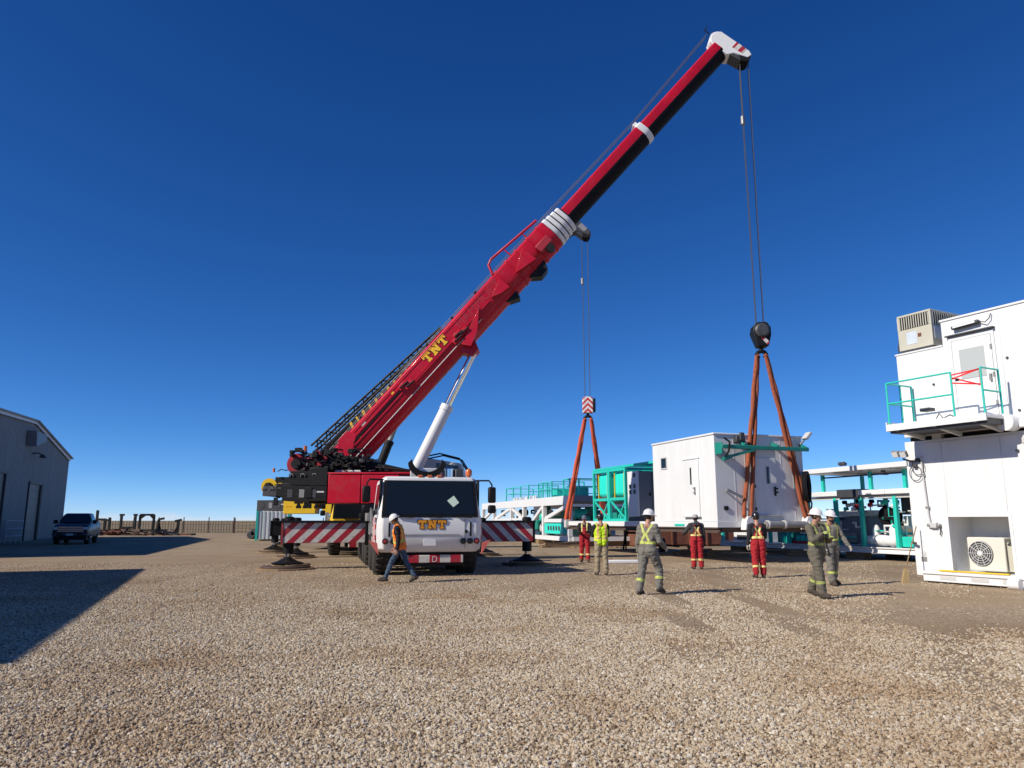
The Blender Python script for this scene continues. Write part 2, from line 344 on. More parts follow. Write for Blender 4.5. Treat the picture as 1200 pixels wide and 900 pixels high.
# ------------------------------------------------------------------ ground, gravel
def ground_material():
    m = bpy.data.materials.new('packed_gravel_dirt'); m.use_nodes = True
    nt = m.node_tree; N = nt.nodes; L = nt.links; b = N['Principled BSDF']; b.inputs['Roughness'].default_value = 0.95
    b.inputs['Specular IOR Level'].default_value = 0.2
    tc = N.new('ShaderNodeTexCoord'); P = tc.outputs['Object']
    def noise_(sc, det=6, ro=0.6):
        n = N.new('ShaderNodeTexNoise'); n.inputs['Scale'].default_value = sc; n.inputs['Detail'].default_value = det; n.inputs['Roughness'].default_value = ro
        L.new(P, n.inputs['Vector']); return n.outputs['Fac']
    def ramp(f, stops):
        r = N.new('ShaderNodeValToRGB'); cr = r.color_ramp
        while len(cr.elements) < len(stops): cr.elements.new(0.5)
        for e, (p, c) in zip(cr.elements, stops): e.position = p; e.color = (*c, 1)
        L.new(f, r.inputs[0]); return r.outputs[0]
    def mix(f, a, c, mode='MIX'):
        x = N.new('ShaderNodeMix'); x.data_type = 'RGBA'; x.blend_type = mode
        if isinstance(f, float): x.inputs['Factor'].default_value = f
        else: L.new(f, x.inputs['Factor'])
        L.new(a, x.inputs['A'])
        if isinstance(c, tuple): x.inputs['B'].default_value = (*c, 1)
        else: L.new(c, x.inputs['B'])
        return x.outputs['Result']
    def mr(f, a, c, d=0.0, e=1.0):
        x = N.new('ShaderNodeMapRange'); x.inputs[1].default_value = a; x.inputs[2].default_value = c; x.inputs[3].default_value = d; x.inputs[4].default_value = e
        L.new(f, x.inputs[0]); return x.outputs[0]
    dirt = ramp(noise_(0.16, 8), [(0.3, (0.22, 0.15, 0.09)), (0.5, (0.31, 0.225, 0.14)), (0.7, (0.40, 0.305, 0.2))])
    vor = N.new('ShaderNodeTexVoronoi'); vor.inputs['Scale'].default_value = 26; L.new(P, vor.inputs['Vector'])
    vsep = N.new('ShaderNodeSeparateColor'); L.new(vor.outputs['Color'], vsep.inputs[0])
    peb = ramp(vsep.outputs[0], [(0.0, (0.17, 0.12, 0.078)), (0.45, (0.33, 0.25, 0.165)), (0.8, (0.44, 0.35, 0.25)), (1.0, (0.56, 0.49, 0.38))])
    c = mix(mr(noise_(0.35, 6), 0.42, 0.62, 0.1, 0.75), dirt, peb)
    fine = noise_(60, 3)
    c = mix(0.35, c, ramp(fine, [(0.3, (0.25, 0.25, 0.25)), (0.7, (0.85, 0.85, 0.85))]), 'OVERLAY')
    # vehicle-packed bands running with the yard
    mp = N.new('ShaderNodeMapping'); mp.inputs['Rotation'].default_value = (0, 0, math.radians(-20)); mp.inputs['Scale'].default_value = (0.9, 0.06, 1); L.new(P, mp.inputs[0])
    nb = N.new('ShaderNodeTexNoise'); nb.inputs['Scale'].default_value = 1.1; nb.inputs['Detail'].default_value = 5; L.new(mp.outputs[0], nb.inputs['Vector'])
    c = mix(mr(nb.outputs['Fac'], 0.52, 0.68, 0.0, 0.5), c, (0.22, 0.155, 0.1))
    # dry prairie beyond the fence
    sp = N.new('ShaderNodeSeparateXYZ'); L.new(P, sp.inputs[0])
    grass = ramp(noise_(0.05, 8), [(0.3, (0.17, 0.14, 0.075)), (0.7, (0.3, 0.25, 0.15))])
    ed = N.new('ShaderNodeMath'); ed.operation = 'ADD'; L.new(sp.outputs['Y'], ed.inputs[0]); L.new(mr(noise_(0.5, 4), 0, 1, -2.0, 2.0), ed.inputs[1])
    c = mix(mr(ed.outputs[0], 93.5, 95.0), c, grass)
    L.new(c, b.inputs['Base Color'])
    bp = N.new('ShaderNodeBump'); bp.inputs['Strength'].default_value = 0.9; bp.inputs['Distance'].default_value = 0.02
    hm = N.new('ShaderNodeMath'); hm.operation = 'SUBTRACT'; L.new(noise_(9, 6), hm.inputs[0]); L.new(vor.outputs['Distance'], hm.inputs[1])
    L.new(hm.outputs[0], bp.inputs['Height']); L.new(bp.outputs[0], b.inputs['Normal'])
    return m
M_ground = ground_material()
def undul(x, y):
    """gentle unevenness of the yard, a few cm, flat where things stand"""
    return 0.0
g = MB(); g.add([(-4000, -600, 0), (4000, -600, 0), (4000, 9000, 0), (-4000, 9000, 0)], [(0, 1, 2, 3)])
tag(g.build('ground', M_ground, smooth=0, fixn=False), kind='structure')

def dirt_mask(x, y):
    """0 = full gravel cover, 1 = packed dirt"""
    n = noise.noise(Vector((x * 0.35, y * 0.35, 3.0)))
    a = math.exp(-(((x - 9.5) / 4.2) ** 2 + ((y - 13.2) / 3.2) ** 2))
    t = x - 0.154 * y + 0.12 * math.sin(y * .4)     # ruts where trucks have packed the ground
    k = min(1, max(0, (y - 8.5) / 3))
    b = k * (1.0 * math.exp(-((t - 0.8) / 0.2) ** 2) + 0.95 * math.exp(-((t - 2.45) / 0.24) ** 2))
    t2 = x - 0.45 * y
    b += 0.6 * math.exp(-((t2 - 1.2) / 0.5) ** 2) + 0.55 * math.exp(-((t2 - 3.2) / 0.6) ** 2)
    b += 0.7 * math.exp(-(((x - 2.3) / .9) ** 2 + ((y - 9.6) / .7) ** 2)) + 0.4 * math.exp(-(((x + 1.5) / 1.6) ** 2 + ((y - 8.6) / .35) ** 2))
    c = 0.7 * min(1, max(0, (y - 14.5) / 6.5))
    return max(0, min(1, 1.35 * a + b + c + 0.35 * n))
def gravel():
    vs = []; fs = []; dn = []; st = 0.5
    nx, ny = 96, 54; x0, y0 = -24.0, 1.5
    for j in range(ny + 1):
        for i in range(nx + 1): vs.append((x0 + i * st, y0 + j * st, 0.0))
    for j in range(ny):
        for i in range(nx):
            x = x0 + (i + .5) * st; y = y0 + (j + .5) * st
            if abs(x) > 0.80 * y + 2.6: continue
            base = 2200 if y < 8.5 else (1600 if y < 12 else (900 if y < 17 else 400))
            d = base * (1 - dirt_mask(x, y)) ** 1.2
            if d < 4: d = 4
            a = j * (nx + 1) + i; fs.append((a, a + 1, a + nx + 2, a + nx + 1)); dn.append(d)
    me = bpy.data.meshes.new('gravel'); me.from_pydata(vs, [], fs)
    at = me.attributes.new('dens', 'FLOAT', 'FACE'); at.data.foreach_set('value', dn)
    o = bpy.data.objects.new('gravel', me); COL.objects.link(o)
    m = bpy.data.materials.new('loose_stone'); m.use_nodes = True
    nt = m.node_tree; b = nt.nodes['Principled BSDF']; b.inputs['Roughness'].default_value = 0.9; b.inputs['Specular IOR Level'].default_value = 0.25
    oi = nt.nodes.new('ShaderNodeObjectInfo'); r = nt.nodes.new('ShaderNodeValToRGB'); cr = r.color_ramp
    stops = [(0.0, (0.17, 0.12, 0.075)), (0.15, (0.34, 0.25, 0.16)), (0.4, (0.46, 0.37, 0.26)), (0.7, (0.52, 0.44, 0.325)), (0.9, (0.45, 0.4, 0.33)), (1.0, (0.66, 0.61, 0.52))]
    while len(cr.elements) < len(stops): cr.elements.new(0.5)
    for e, (p, c) in zip(cr.elements, stops): e.position = p; e.color = (*c, 1)
    nt.links.new(oi.outputs['Random'], r.inputs[0])
    nl = nt.nodes.new('ShaderNodeTexNoise'); nl.inputs['Scale'].default_value = 0.42; nl.inputs['Detail'].default_value = 5; nt.links.new(oi.outputs['Location'], nl.inputs['Vector'])
    ml = nt.nodes.new('ShaderNodeMapRange'); ml.inputs[1].default_value = 0.48; ml.inputs[2].default_value = 0.7; ml.inputs[4].default_value = 0.75; nt.links.new(nl.outputs['Fac'], ml.inputs[0])
    ms = nt.nodes.new('ShaderNodeMix'); ms.data_type = 'RGBA'; ms.blend_type = 'MULTIPLY'; ms.inputs['B'].default_value = (0.68, 0.55, 0.43, 1)
    nt.links.new(ml.outputs[0], ms.inputs['Factor']); nt.links.new(r.outputs[0], ms.inputs['A']); nt.links.new(ms.outputs['Result'], b.inputs['Base Color'])
    ng = bpy.data.node_groups.new('scatter_stones', 'GeometryNodeTree')
    ng.interface.new_socket('Geometry', in_out='INPUT', socket_type='NodeSocketGeometry')
    ng.interface.new_socket('Geometry', in_out='OUTPUT', socket_type='NodeSocketGeometry')
    N = ng.nodes; L = ng.links
    gi = N.new('NodeGroupInput'); go = N.new('NodeGroupOutput')
    na = N.new('GeometryNodeInputNamedAttribute'); na.data_type = 'FLOAT'; na.inputs['Name'].default_value = 'dens'
    dp = N.new('GeometryNodeDistributePointsOnFaces'); dp.distribute_method = 'RANDOM'
    L.new(gi.outputs[0], dp.inputs['Mesh']); L.new(na.outputs['Attribute'], dp.inputs['Density'])
    jn = N.new('GeometryNodeJoinGeometry')
    for k in range(6):
        ico = N.new('GeometryNodeMeshIcoSphere'); ico.inputs['Radius'].default_value = 1.0; ico.inputs['Subdivisions'].default_value = 2
        pos = N.new('GeometryNodeInputPosition'); ad = N.new('ShaderNodeVectorMath'); ad.operation = 'ADD'; ad.inputs[1].default_value = (k * 7.3, k * 3.1, k * 5.7)
        L.new(pos.outputs[0], ad.inputs[0])
        nz = N.new('ShaderNodeTexNoise'); nz.inputs['Scale'].default_value = 0.95; nz.inputs['Detail'].default_value = 1.5
        L.new(ad.outputs[0], nz.inputs['Vector'])
        sb = N.new('ShaderNodeVectorMath'); sb.operation = 'SUBTRACT'; sb.inputs[1].default_value = (0.5, 0.5, 0.5); L.new(nz.outputs['Color'], sb.inputs[0])
        sc = N.new('ShaderNodeVectorMath'); sc.operation = 'SCALE'; sc.inputs['Scale'].default_value = 1.9; L.new(sb.outputs[0], sc.inputs[0])
        sp = N.new('GeometryNodeSetPosition'); L.new(ico.outputs['Mesh'], sp.inputs['Geometry']); L.new(sc.outputs[0], sp.inputs['Offset'])
        sm = N.new('GeometryNodeSetMaterial'); sm.inputs['Material'].default_value = m; L.new(sp.outputs[0], sm.inputs[0])
        gt = N.new('GeometryNodeGeometryToInstance'); L.new(sm.outputs[0], gt.inputs[0]); L.new(gt.outputs[0], jn.inputs[0])
    ip = N.new('GeometryNodeInstanceOnPoints'); ip.inputs['Pick Instance'].default_value = True
    L.new(dp.outputs['Points'], ip.inputs['Points']); L.new(jn.outputs[0], ip.inputs['Instance'])
    rr = N.new('FunctionNodeRandomValue'); rr.data_type = 'FLOAT_VECTOR'; rr.inputs[0].default_value = (-0.5, -0.5, 0); rr.inputs[1].default_value = (0.5, 0.5, 6.28)
    L.new(rr.outputs[0], ip.inputs['Rotation'])
    rs = N.new('FunctionNodeRandomValue'); rs.data_type = 'FLOAT'; rs.inputs[2].default_value = 0.0; rs.inputs[3].default_value = 1.0; rs.inputs['Seed'].default_value = 5
    pw = N.new('ShaderNodeMath'); pw.operation = 'POWER'; pw.inputs[1].default_value = 2.2; L.new(rs.outputs[1], pw.inputs[0])
    mm = N.new('ShaderNodeMapRange'); mm.inputs[3].default_value = 0.0085; mm.inputs[4].default_value = 0.0195; L.new(pw.outputs[0], mm.inputs[0])
    cx = N.new('ShaderNodeCombineXYZ')
    r2 = N.new('FunctionNodeRandomValue'); r2.data_type = 'FLOAT_VECTOR'; r2.inputs[0].default_value = (0.85, 0.75, 0.7); r2.inputs[1].default_value = (1.35, 1.1, 1.15); r2.inputs['Seed'].default_value = 9
    vm = N.new('ShaderNodeVectorMath'); vm.operation = 'SCALE'; L.new(r2.outputs[0], vm.inputs[0]); L.new(mm.outputs[0], vm.inputs['Scale'])
    L.new(vm.outputs[0], ip.inputs['Scale'])
    L.new(ip.outputs[0], go.inputs[0])
    md = o.modifiers.new('scatter', 'NODES'); md.node_group = ng
    tag(o, 'loose tan and grey gravel covering the yard', kind='stuff')
gravel()

# ------------------------------------------------------------------ buildings at the left
def barn():
    A = Vector((-27.3, 29.5, 0)); rz = math.atan2(0.94, -0.34)       # local x runs along the gable wall, -y faces the yard
    t = thing('metal_barn', 'blue grey corrugated metal barn with gable wall in shade', 'barn', A, rz)
    prof = [(0, 7.9), (30.3, 9.23), (43.9, 7.32)]
    def top(x): return 7.9 + 1.33 * x / 30.3 if x < 30.3 else 9.23 - 1.91 * (x - 30.3) / 13.6
    doors = [(20.2, 24.4, 4.9), (30.7, 34.6, 4.55)]
    x = 0.0; dy = 26.0
    while x < 43.8:                                                     # vertical cladding sheets, ribs rolled in
        x1 = min(43.9, x + 1.22)
        zb = 0.02
        for (a, b_, h) in doors:
            if x1 > a + 0.1 and x < b_ - 0.1: zb = h
        mb = MB(); k = 4; w = (x1 - x) / k; vs = []
        pts = []
        for i in range(k):
            a = x + i * w
            pts += [(a, 0), (a + w * .62, 0), (a + w * .70, -.05), (a + w * .90, -.05)]
        pts.append((x1, 0))
        n = len(pts)
        vs = [(px, py, zb) for px, py in pts] + [(px, py, top(px)) for px, py in pts]
        mb.add(vs, [(i, i + 1, n + i + 1, n + i) for i in range(n - 1)])
        mb.bx(x, x1, 0.06, 0.12, zb, min(top(x), top(x1)) - 0.02)
        mb.build('wall_panel', M_barn, t, smooth=0)
        x = x1
    mb = MB(); mb.bx(43.8, 43.9, .13, dy, 0, 7.3); mb.bx(0, .1, .13, dy, 0, 7.8); mb.bx(0.1, 43.8, dy - .1, dy, 0, 7.25); mb.build('side_wall', M_barn, t, smooth=0)
    for (x0, z0), (x1, z1) in zip(prof[:-1], prof[1:]):
        d = Vector((x1 - x0, 0, z1 - z0)).normalized()
        mb = MB(); mb.beam((x0 - d.x * (.2 if x0 == 0 else 0), dy / 2 - .15, z0 + .06), (x1 + d.x * (.25 if x1 > 40 else 0), dy / 2 - .15, z1 + .06), dy + .5, .1); mb.build('roof', M_barn, t, smooth=0)
        mb = MB(); mb.beam((x0, -.18, z0 - .02), (x1, -.18, z1 - .02), .06, .36); mb.build('roof_trim', M_trim, t, smooth=0)
    mb = MB(); mb.bx(43.82, 43.96, -.09, .05, 0, 7.2); mb.build('corner_trim', M_trim, t, smooth=0)
    for (a, b_, h) in doors:
        dr = MB().bx(a + .15, b_ - .15, .02, .1, 0, h - .12).build('overhead_door', mat('door_grey', (0.15, 0.145, 0.13), 0.5), t, smooth=0)
        for i in range(1, 7): MB().bx(a + .17, b_ - .17, -.005, .02, h * i / 7 - .03, h * i / 7).build('panel_joint', M_dgrey, dr, smooth=0)
        fr = MB(); fr.bx(a, a + .14, -.12, .1, 0, h); fr.bx(b_ - .14, b_, -.12, .1, 0, h); fr.bx(a, b_, -.12, .1, h - .11, h + .06); fr.build('door_frame', M_dgrey, t, smooth=0)
    # ventilation hood with sloping underside, lamp below
    mb = MB(); mb.prism([(28.3, 8.3), (31.6, 8.3), (31.4, 7.8), (28.6, 7.15)], -.75, -.07, 'Y'); mb.build('vent_hood', M_slate, t, smooth=0)
    mb = MB(); mb.path([(30.6, -.06, 6.75), (30.6, -.5, 6.8), (30.6, -.75, 6.6)], .05); mb.lathe([(.05, .15), (.28, -.1), (.26, -.13)], (30.6, -.8, 6.55)); mb.build('wall_lamp', M_dgrey, t)
    return t
barn()
def near_shed():
    A = Vector((-13.05, 4.6, 0)); rz = math.atan2(0.93, -0.37)
    t = thing('storage_shed', 'long flat storage shed whose shadow falls across the gravel at left', 'shed', A, rz)
    MB().bx(0, 17.6, 0.3, 6, 0, 5.75).build('wall', M_barn, t, smooth=0)
    MB().bx(-.1, 17.75, 0.05, 6.2, 5.76, 6.05).build('roof', M_trim, t, smooth=0)
    for i in range(3): MB().bx(-.9, -.11, 1.0 + .0 * i, 1.1, 5.0 + .3 * i, 5.08 + .3 * i).build('rail', M_grey, t, smooth=0)
    MB().bx(3, 6.4, .24, .3, 0, 3.6).build('door', M_dgrey, t, smooth=0)
near_shed()

def pipe_rack():
    # low pipe racks and rails standing along the barn
    specs = [((-31.4, 44.6), 'low dark steel saw-horse rack beside the barn, left of the pickup', 3.4, 1.1),
             ((-34.6, 52.6), 'pale tubular guard rail frame by the barn door behind the rack', 4.0, 1.55)]
    for k, ((x, y), lab, w, h) in enumerate(specs):
        t = thing('steel_rack' if k == 0 else 'guard_rail', lab, 'rack' if k == 0 else 'railing', (x, y, 0), math.atan2(.94, -.34))
        m = M_black if k == 0 else M_lgrey; r = .05 if k == 0 else .03
        for i in range(4):
            px = -w / 2 + w * i / 3
            MB().tube((px, 0, 0), (px, 0, h), r).build('post', m, t)
            if k == 0: MB().tube((px, -.6, 0.0), (px, 0, h * .9), r).build('brace', m, t)
        for z in ((h,) if k == 0 else (h, h * .66, h * .33)):
            MB().tube((-w / 2 - .1, 0, z), (w / 2 + .1, 0, z), r * 1.1).build('rail', m, t)
pipe_rack()
mb = MB(); mb.lathe([(.42, 0), (.45, .05), (.45, .9), (.3, 1.05), (.05, 1.1)], (0, 0, 0), n=20)
o = mb.build('water_tank', mat('pale_blue_plastic', (.35, .45, .55), .4)); o.location = (-33.2, 45.9, 0); tag(o, 'small pale blue plastic tank against the barn wall', 'tank')

def wheel(parent, c, r, w, rim_m, n=28, lugs=True, ax='X'):
    t = MB(); t.lathe([(r * .55, -w / 2), (r * .9, -w / 2), (r, -w * .36), (r, w * .36), (r * .9, w / 2), (r * .55, w / 2)], c, ax, n)
    if lugs:
        for k in range(n):
            a = 2 * PI * k / n
            for sgn in (-1, 1):
                cc = Vector(c); off = w * .22 * sgn
                p = Vector((off, math.cos(a + .1 * sgn) * (r + .005), math.sin(a + .1 * sgn) * (r + .005)))
                d = Vector((0.16 * w * sgn, -math.sin(a) * .0, 0)) + Vector((w * .2, 0, 0))
                t.beam(cc + p - Vector((w * .2, 0, 0)), cc + p + Vector((w * .2, -math.sin(a) * .06 * sgn, math.cos(a) * .06 * sgn)), 2 * PI * r / n * .5, .045, up=(0, math.cos(a), math.sin(a)))
    ty = t.build('tyre', M_rubber, parent)
    MB().lathe([(r * .2, -w * .40), (r * .34, -w * .30), (r * .5, -w * .46), (r * .57, -w * .47), (r * .57, w * .47), (r * .5, w * .46), (r * .34, w * .30), (r * .2, w * .40)], c, ax, 20).build('rim', rim_m, ty)
    return ty

# ------------------------------------------------------------------ pickup truck
def pickup():
    # local: front at -y, x right
    t = thing('pickup_truck', 'dark maroon pickup truck parked in the barn shadow facing the yard', 'pickup truck', (-29.3, 50.2, 0), math.radians(22))
    hw = 1.0
    def ring(y, pts): return [(x, y, z) for x, z in pts]
    def sec(y, w, zb, zs, zt, wt):      # half width low, z bottom, z shoulder, z top, half width at top
        return [(-w * .96, y, zb), (-w, y, (zb + zs) / 2), (-w * .985, y, zs), (-wt, y, zt), (wt, y, zt), (w * .985, y, zs), (w, y, (zb + zs) / 2), (w * .96, y, zb)]
    body = MB(); body.loft([sec(.02, .9, .62, 1.0, 1.12, .78), sec(.12, .98, .5, 1.05, 1.2, .86), sec(1.2, 1.0, .45, 1.15, 1.3, .88), sec(1.55, 1.0, .45, 1.18, 1.33, .9), sec(3.6, 1.0, .45, 1.2, 1.33, .92), sec(3.62, 1.0, .45, 1.25, 1.38, .93), sec(5.7, 1.0, .5, 1.25, 1.38, .93)])
    body.build('body', M_truck, t, bevel=.02)
    cabn = MB(); cabn.loft([[(-.90, 1.45, 1.3), (.90, 1.45, 1.3), (.94, 3.7, 1.3), (-.94, 3.7, 1.3)], [(-.70, 2.15, 1.9), (.70, 2.15, 1.9), (.76, 3.5, 1.9), (-.76, 3.5, 1.9)], [(-.6, 2.3, 1.95), (.6, 2.3, 1.95), (.66, 3.4, 1.95), (-.66, 3.4, 1.95)]])
    cabn.build('cab', M_truck, t, bevel=.03)
    MB().add([(-.78, 1.42, 1.36), (.78, 1.42, 1.36), (.62, 2.06, 1.86), (-.62, 2.06, 1.86)], [(0, 1, 2, 3)]).build('windshield', M_glass, t, smooth=0)
    for s in (-1, 1):
        MB().add([(s * .945, 1.75, 1.4), (s * .96, 3.55, 1.4), (s * .80, 3.4, 1.84), (s * .76, 2.2, 1.84)], [(0, 1, 2, 3)]).build('side_window', M_glass, t, smooth=0)
        MB().bx(s * .98, s * 1.22, 1.55, 1.68, 1.28, 1.52).build('mirror', M_black, t, bevel=.04)
        MB().bx(s * .70, s * .93, -.02, .1, .9, 1.08).build('headlight', M_lamp, t, bevel=.03)
        for y in (1.0, 4.6): wheel(t, (s * .84, y, .4), .4, .27, M_chrome, 20, lugs=False)
    gr = MB(); gr.bx(-.68, .68, -.03, .1, .80, 1.1); gr.build('grille', M_black, t, bevel=.02)
    for z in (.83, .95, 1.07): MB().bx(-.7, .7, -.06, -.03, z - .035, z + .035).build('grille_bar', M_chrome, t, bevel=.012)
    MB().bx(-.98, .98, -.12, .1, .52, .74).build('bumper', M_dgrey, t, bevel=.05)
    for s in (-1, 1): MB().bx(s * .4, s * .7, -.14, -.11, .58, .68).build('fog_lamp', M_black, t)
    MB().bx(-.2, .2, -.15, -.115, .56, .68).build('licence_plate', M_lgrey, t)
    MB().bx(-.92, .92, .0, .5, .28, .52).build('air_dam', M_black, t)
    t.scale = (1.06, 1.06, 1.06)
pickup()

# ------------------------------------------------------------------ scrap frames, fence, container in the distance
HEAPS = ['leftmost heap of dark scrap, next to the pickup', 'scrap heap under the tall post frame', 'scrap heap left of the two post stands', 'scrap heap between the two post stands', 'scrap heap left of the square portal frame', 'scrap heap inside the square portal frame', 'rightmost heap of scrap, beside the lone stand']
def scrap():
    specs = [('scrap_portal', 'dark steel frame with one tall post left of the scrap row', -46.2, 84.0, [((0, 0, 0), (0, 0, 2.7)), ((0, 0, 1.7), (1.5, 0, 1.6)), ((1.5, 0, 0), (1.5, 0, 1.9)), ((0, 0, .4), (1.5, 0, .4)), ((0, 1.5, 0), (0, 1.5, 1.8)), ((0, 0, 1.7), (0, 1.5, 1.7))]),
             ('scrap_portal', 'two dark post stands joined by a low bar with a lamp on top', -44.0, 85.0, [((0, 0, 0), (0, 0, 2.2)), ((1.7, 0, 0), (1.7, 0, 2.2)), ((-.2, 0, 2.2), (.3, 0, 2.2)), ((1.5, 0, 2.2), (1.9, 0, 2.2)), ((0, 0, .8), (1.7, 0, .8)), ((0, 0, 0), (1.2, 0, .8))]),
             ('scrap_portal', 'dark square portal frame in the middle of the scrap row', -41.4, 84.0, [((0, 0, 0), (0, 0, 2.2)), ((1.5, 0, 0), (1.5, 0, 2.2)), ((0, 0, 2.2), (1.5, 0, 2.2)), ((0, 0, .5), (1.5, 0, .5)), ((0, 0, 1.8), (.5, 0, 2.2)), ((1.5, 0, 1.8), (1.1, 0, 2.2))]),
             ('steel_stand', 'crooked dark steel stand right of the portal frame', -39.0, 83.0, [((0, 0, 0), (.2, 0, 1.7)), ((.2, 0, 1.7), (.8, 0, 1.8)), ((0, 0, .5), (1.1, 0, .1)), ((0, .8, 0), (.2, 0, 1.2))]),
             ('steel_stand', 'lone dark steel stand at the right end of the scrap row', -36.3, 82.0, [((0, 0, 0), (.1, 0, 1.6)), ((-.3, 0, 1.5), (.4, 0, 1.65)), ((-.6, 0, .05), (.6, 0, .05)), ((-.5, 0, 0), (.05, 0, .8))])]
    for nm, lab, x, y, bars in specs:
        t = thing(nm, lab, 'scrap steel', (x, y, 0), random.uniform(-.2, .2), 'scrap steel along the fence')
        for a, b_ in bars: MB().beam(a, b_, .22, .22).build('bar', M_black, t, smooth=0)
        MB().bx(-.3, 1.7, -.5, .9, 0, .18).build('base', M_rust, t, smooth=0)
    for k in range(7):
        x = -46 + k * 1.55 + random.uniform(-.3, .3); y = 82 + random.uniform(-1.5, 1.5)
        mb = MB()
        for q in range(7):
            a = random.uniform(0, PI); l = random.uniform(.5, 1.4); c = Vector((random.uniform(-.7, .7), random.uniform(-.4, .4), .06 + q * .09))
            d = Vector((math.cos(a), math.sin(a) * .6, random.uniform(-.1, .1))) * l
            mb.beam(c - d, c + d, random.uniform(.08, .28), random.uniform(.08, .2))
        o = mb.build('scrap_pile', random.choice([M_rust, M_black, M_dgrey, M_brown]), smooth=0); o.location = (x, y, 0)
        tag(o, HEAPS[k], 'scrap', 'scrap heaps along the fence')
scrap()
def fence():
    t = thing('snow_fence', 'weathered wooden picket snow fence along the far edge of the yard', 'fence', (-62, 97.5, 0), 0.0)
    x = 0; k = 0
    while x < 26.0:
        h = 1.5 + random.uniform(-.06, .06)
        mb = MB(); mb.beam((x, 0, .05), (x + random.uniform(-.05, .05), 0, h), .11, .03, up=(0, 1, 0)); mb.build('picket', M_fence, t, smooth=0)
        if k % 9 == 0: MB().tube((x + .14, .1, 0), (x + .14, .1, 2.0), .06, n=6).build('post', M_brown, t)
        x += .36; k += 1
    for z in (.4, 1.05): MB().bx(0, 26.0, .02, .05, z, z + .05).build('rail', M_fence, t, smooth=0)
    t2 = thing('mesh_fence', 'rusty red wire panel fence right of the wooden pickets', 'fence', (-35.8, 97.5, 0), 0.0)
    for i in range(24):
        MB().tube((i * .5, 0, 0), (i * .5, 0, 1.35), .035, n=5).build('bar', M_rust, t2)
    for z in (.2, .55, .9, 1.3): MB().bx(0, 11.5, -.03, .03, z, z + .05).build('rail', M_rust, t2, smooth=0)
    for i in range(4): MB().tube((i * 3.8, .1, 0), (i * 3.8, .1, 1.9), .07, n=6).build('post', M_brown, t2)
fence()
def container():
    t = thing('shipping_container', 'pale corrugated container standing behind the grey counterweight slabs', 'container', (-19.0, 60, 0), math.radians(14))
    L = 2.4; k = 8; w = L / k
    for i in range(k):
        x = -L / 2 + i * w
        MB().prism([(x, 0), (x + w * .45, 0), (x + w * .55, -.06), (x + w, -.06), (x + w, .04), (x, .04)], .12, 2.3, 'Z').build('corrugation', M_contain if i % 2 else M_trim, t, smooth=0)
    MB().bx(-L / 2, L / 2, .05, 6, .1, 2.45).build('body', M_contain, t, smooth=0)
    for s in (-1, 1): MB().bx(s * L / 2 - .08, s * L / 2 + .08, -.1, .05, 0, 2.5).build('corner_post', M_teal, t, smooth=0)
container()
mb = MB(); mb.bx(-.7, .7, -.5, .5, .3, .9); mb.tube((-.7, -.5, .35), (-.7, .5, .35), .35, n=14); mb.tube((.6, -.5, .35), (.6, .5, .35), .35, n=14)
o = mb.build('spool_cart', M_dgrey, bevel=.03); o.location = (-21.9, 66, 0); tag(o, 'small dark wheeled cart near the far fence, left of the cranes', 'cart')

# ------------------------------------------------------------------ mobile cranes
def boom_ring(x, W, D):
    h = W / 2
    pts = [(-h + .1 * W, D * .5), (h - .1 * W, D * .5), (h, D * .43), (h, -D * .02), (h * .86, -D * .22), (h * .55, -D * .40), (h * .2, -D * .49), (-h * .2, -D * .49), (-h * .55, -D * .40), (-h * .86, -D * .22), (-h, -D * .02), (-h, D * .43)]
    return [(x, y, z) for y, z in pts]
def boom_section(M, x0, x1, W, D, split=False, W1=None, D1=None):
    mb = MB(M); W1 = W1 or W; D1 = D1 or D
    n = 12; r0 = boom_ring(x0, W, D); r1 = boom_ring(x1, W1, D1)
    vs = r0 + r1
    fs = [(j, (j + 1) % n, n + (j + 1) % n, n + j) for j in range(n)]
    for j, f in enumerate(fs):
        mb.add([], [])
    o = len(mb.v); mb.add(vs, [])
    for j, f in enumerate(fs):
        low = (3 <= j <= 9)
        mb.f.append([i + o for i in f]); mb.mi.append(1 if (split and low) else 0)
    mb.f.append(list(range(n - 1, -1, -1))); mb.mi.append(0)
    mb.f.append([n + j for j in range(n)]); mb.mi.append(0)
    return mb

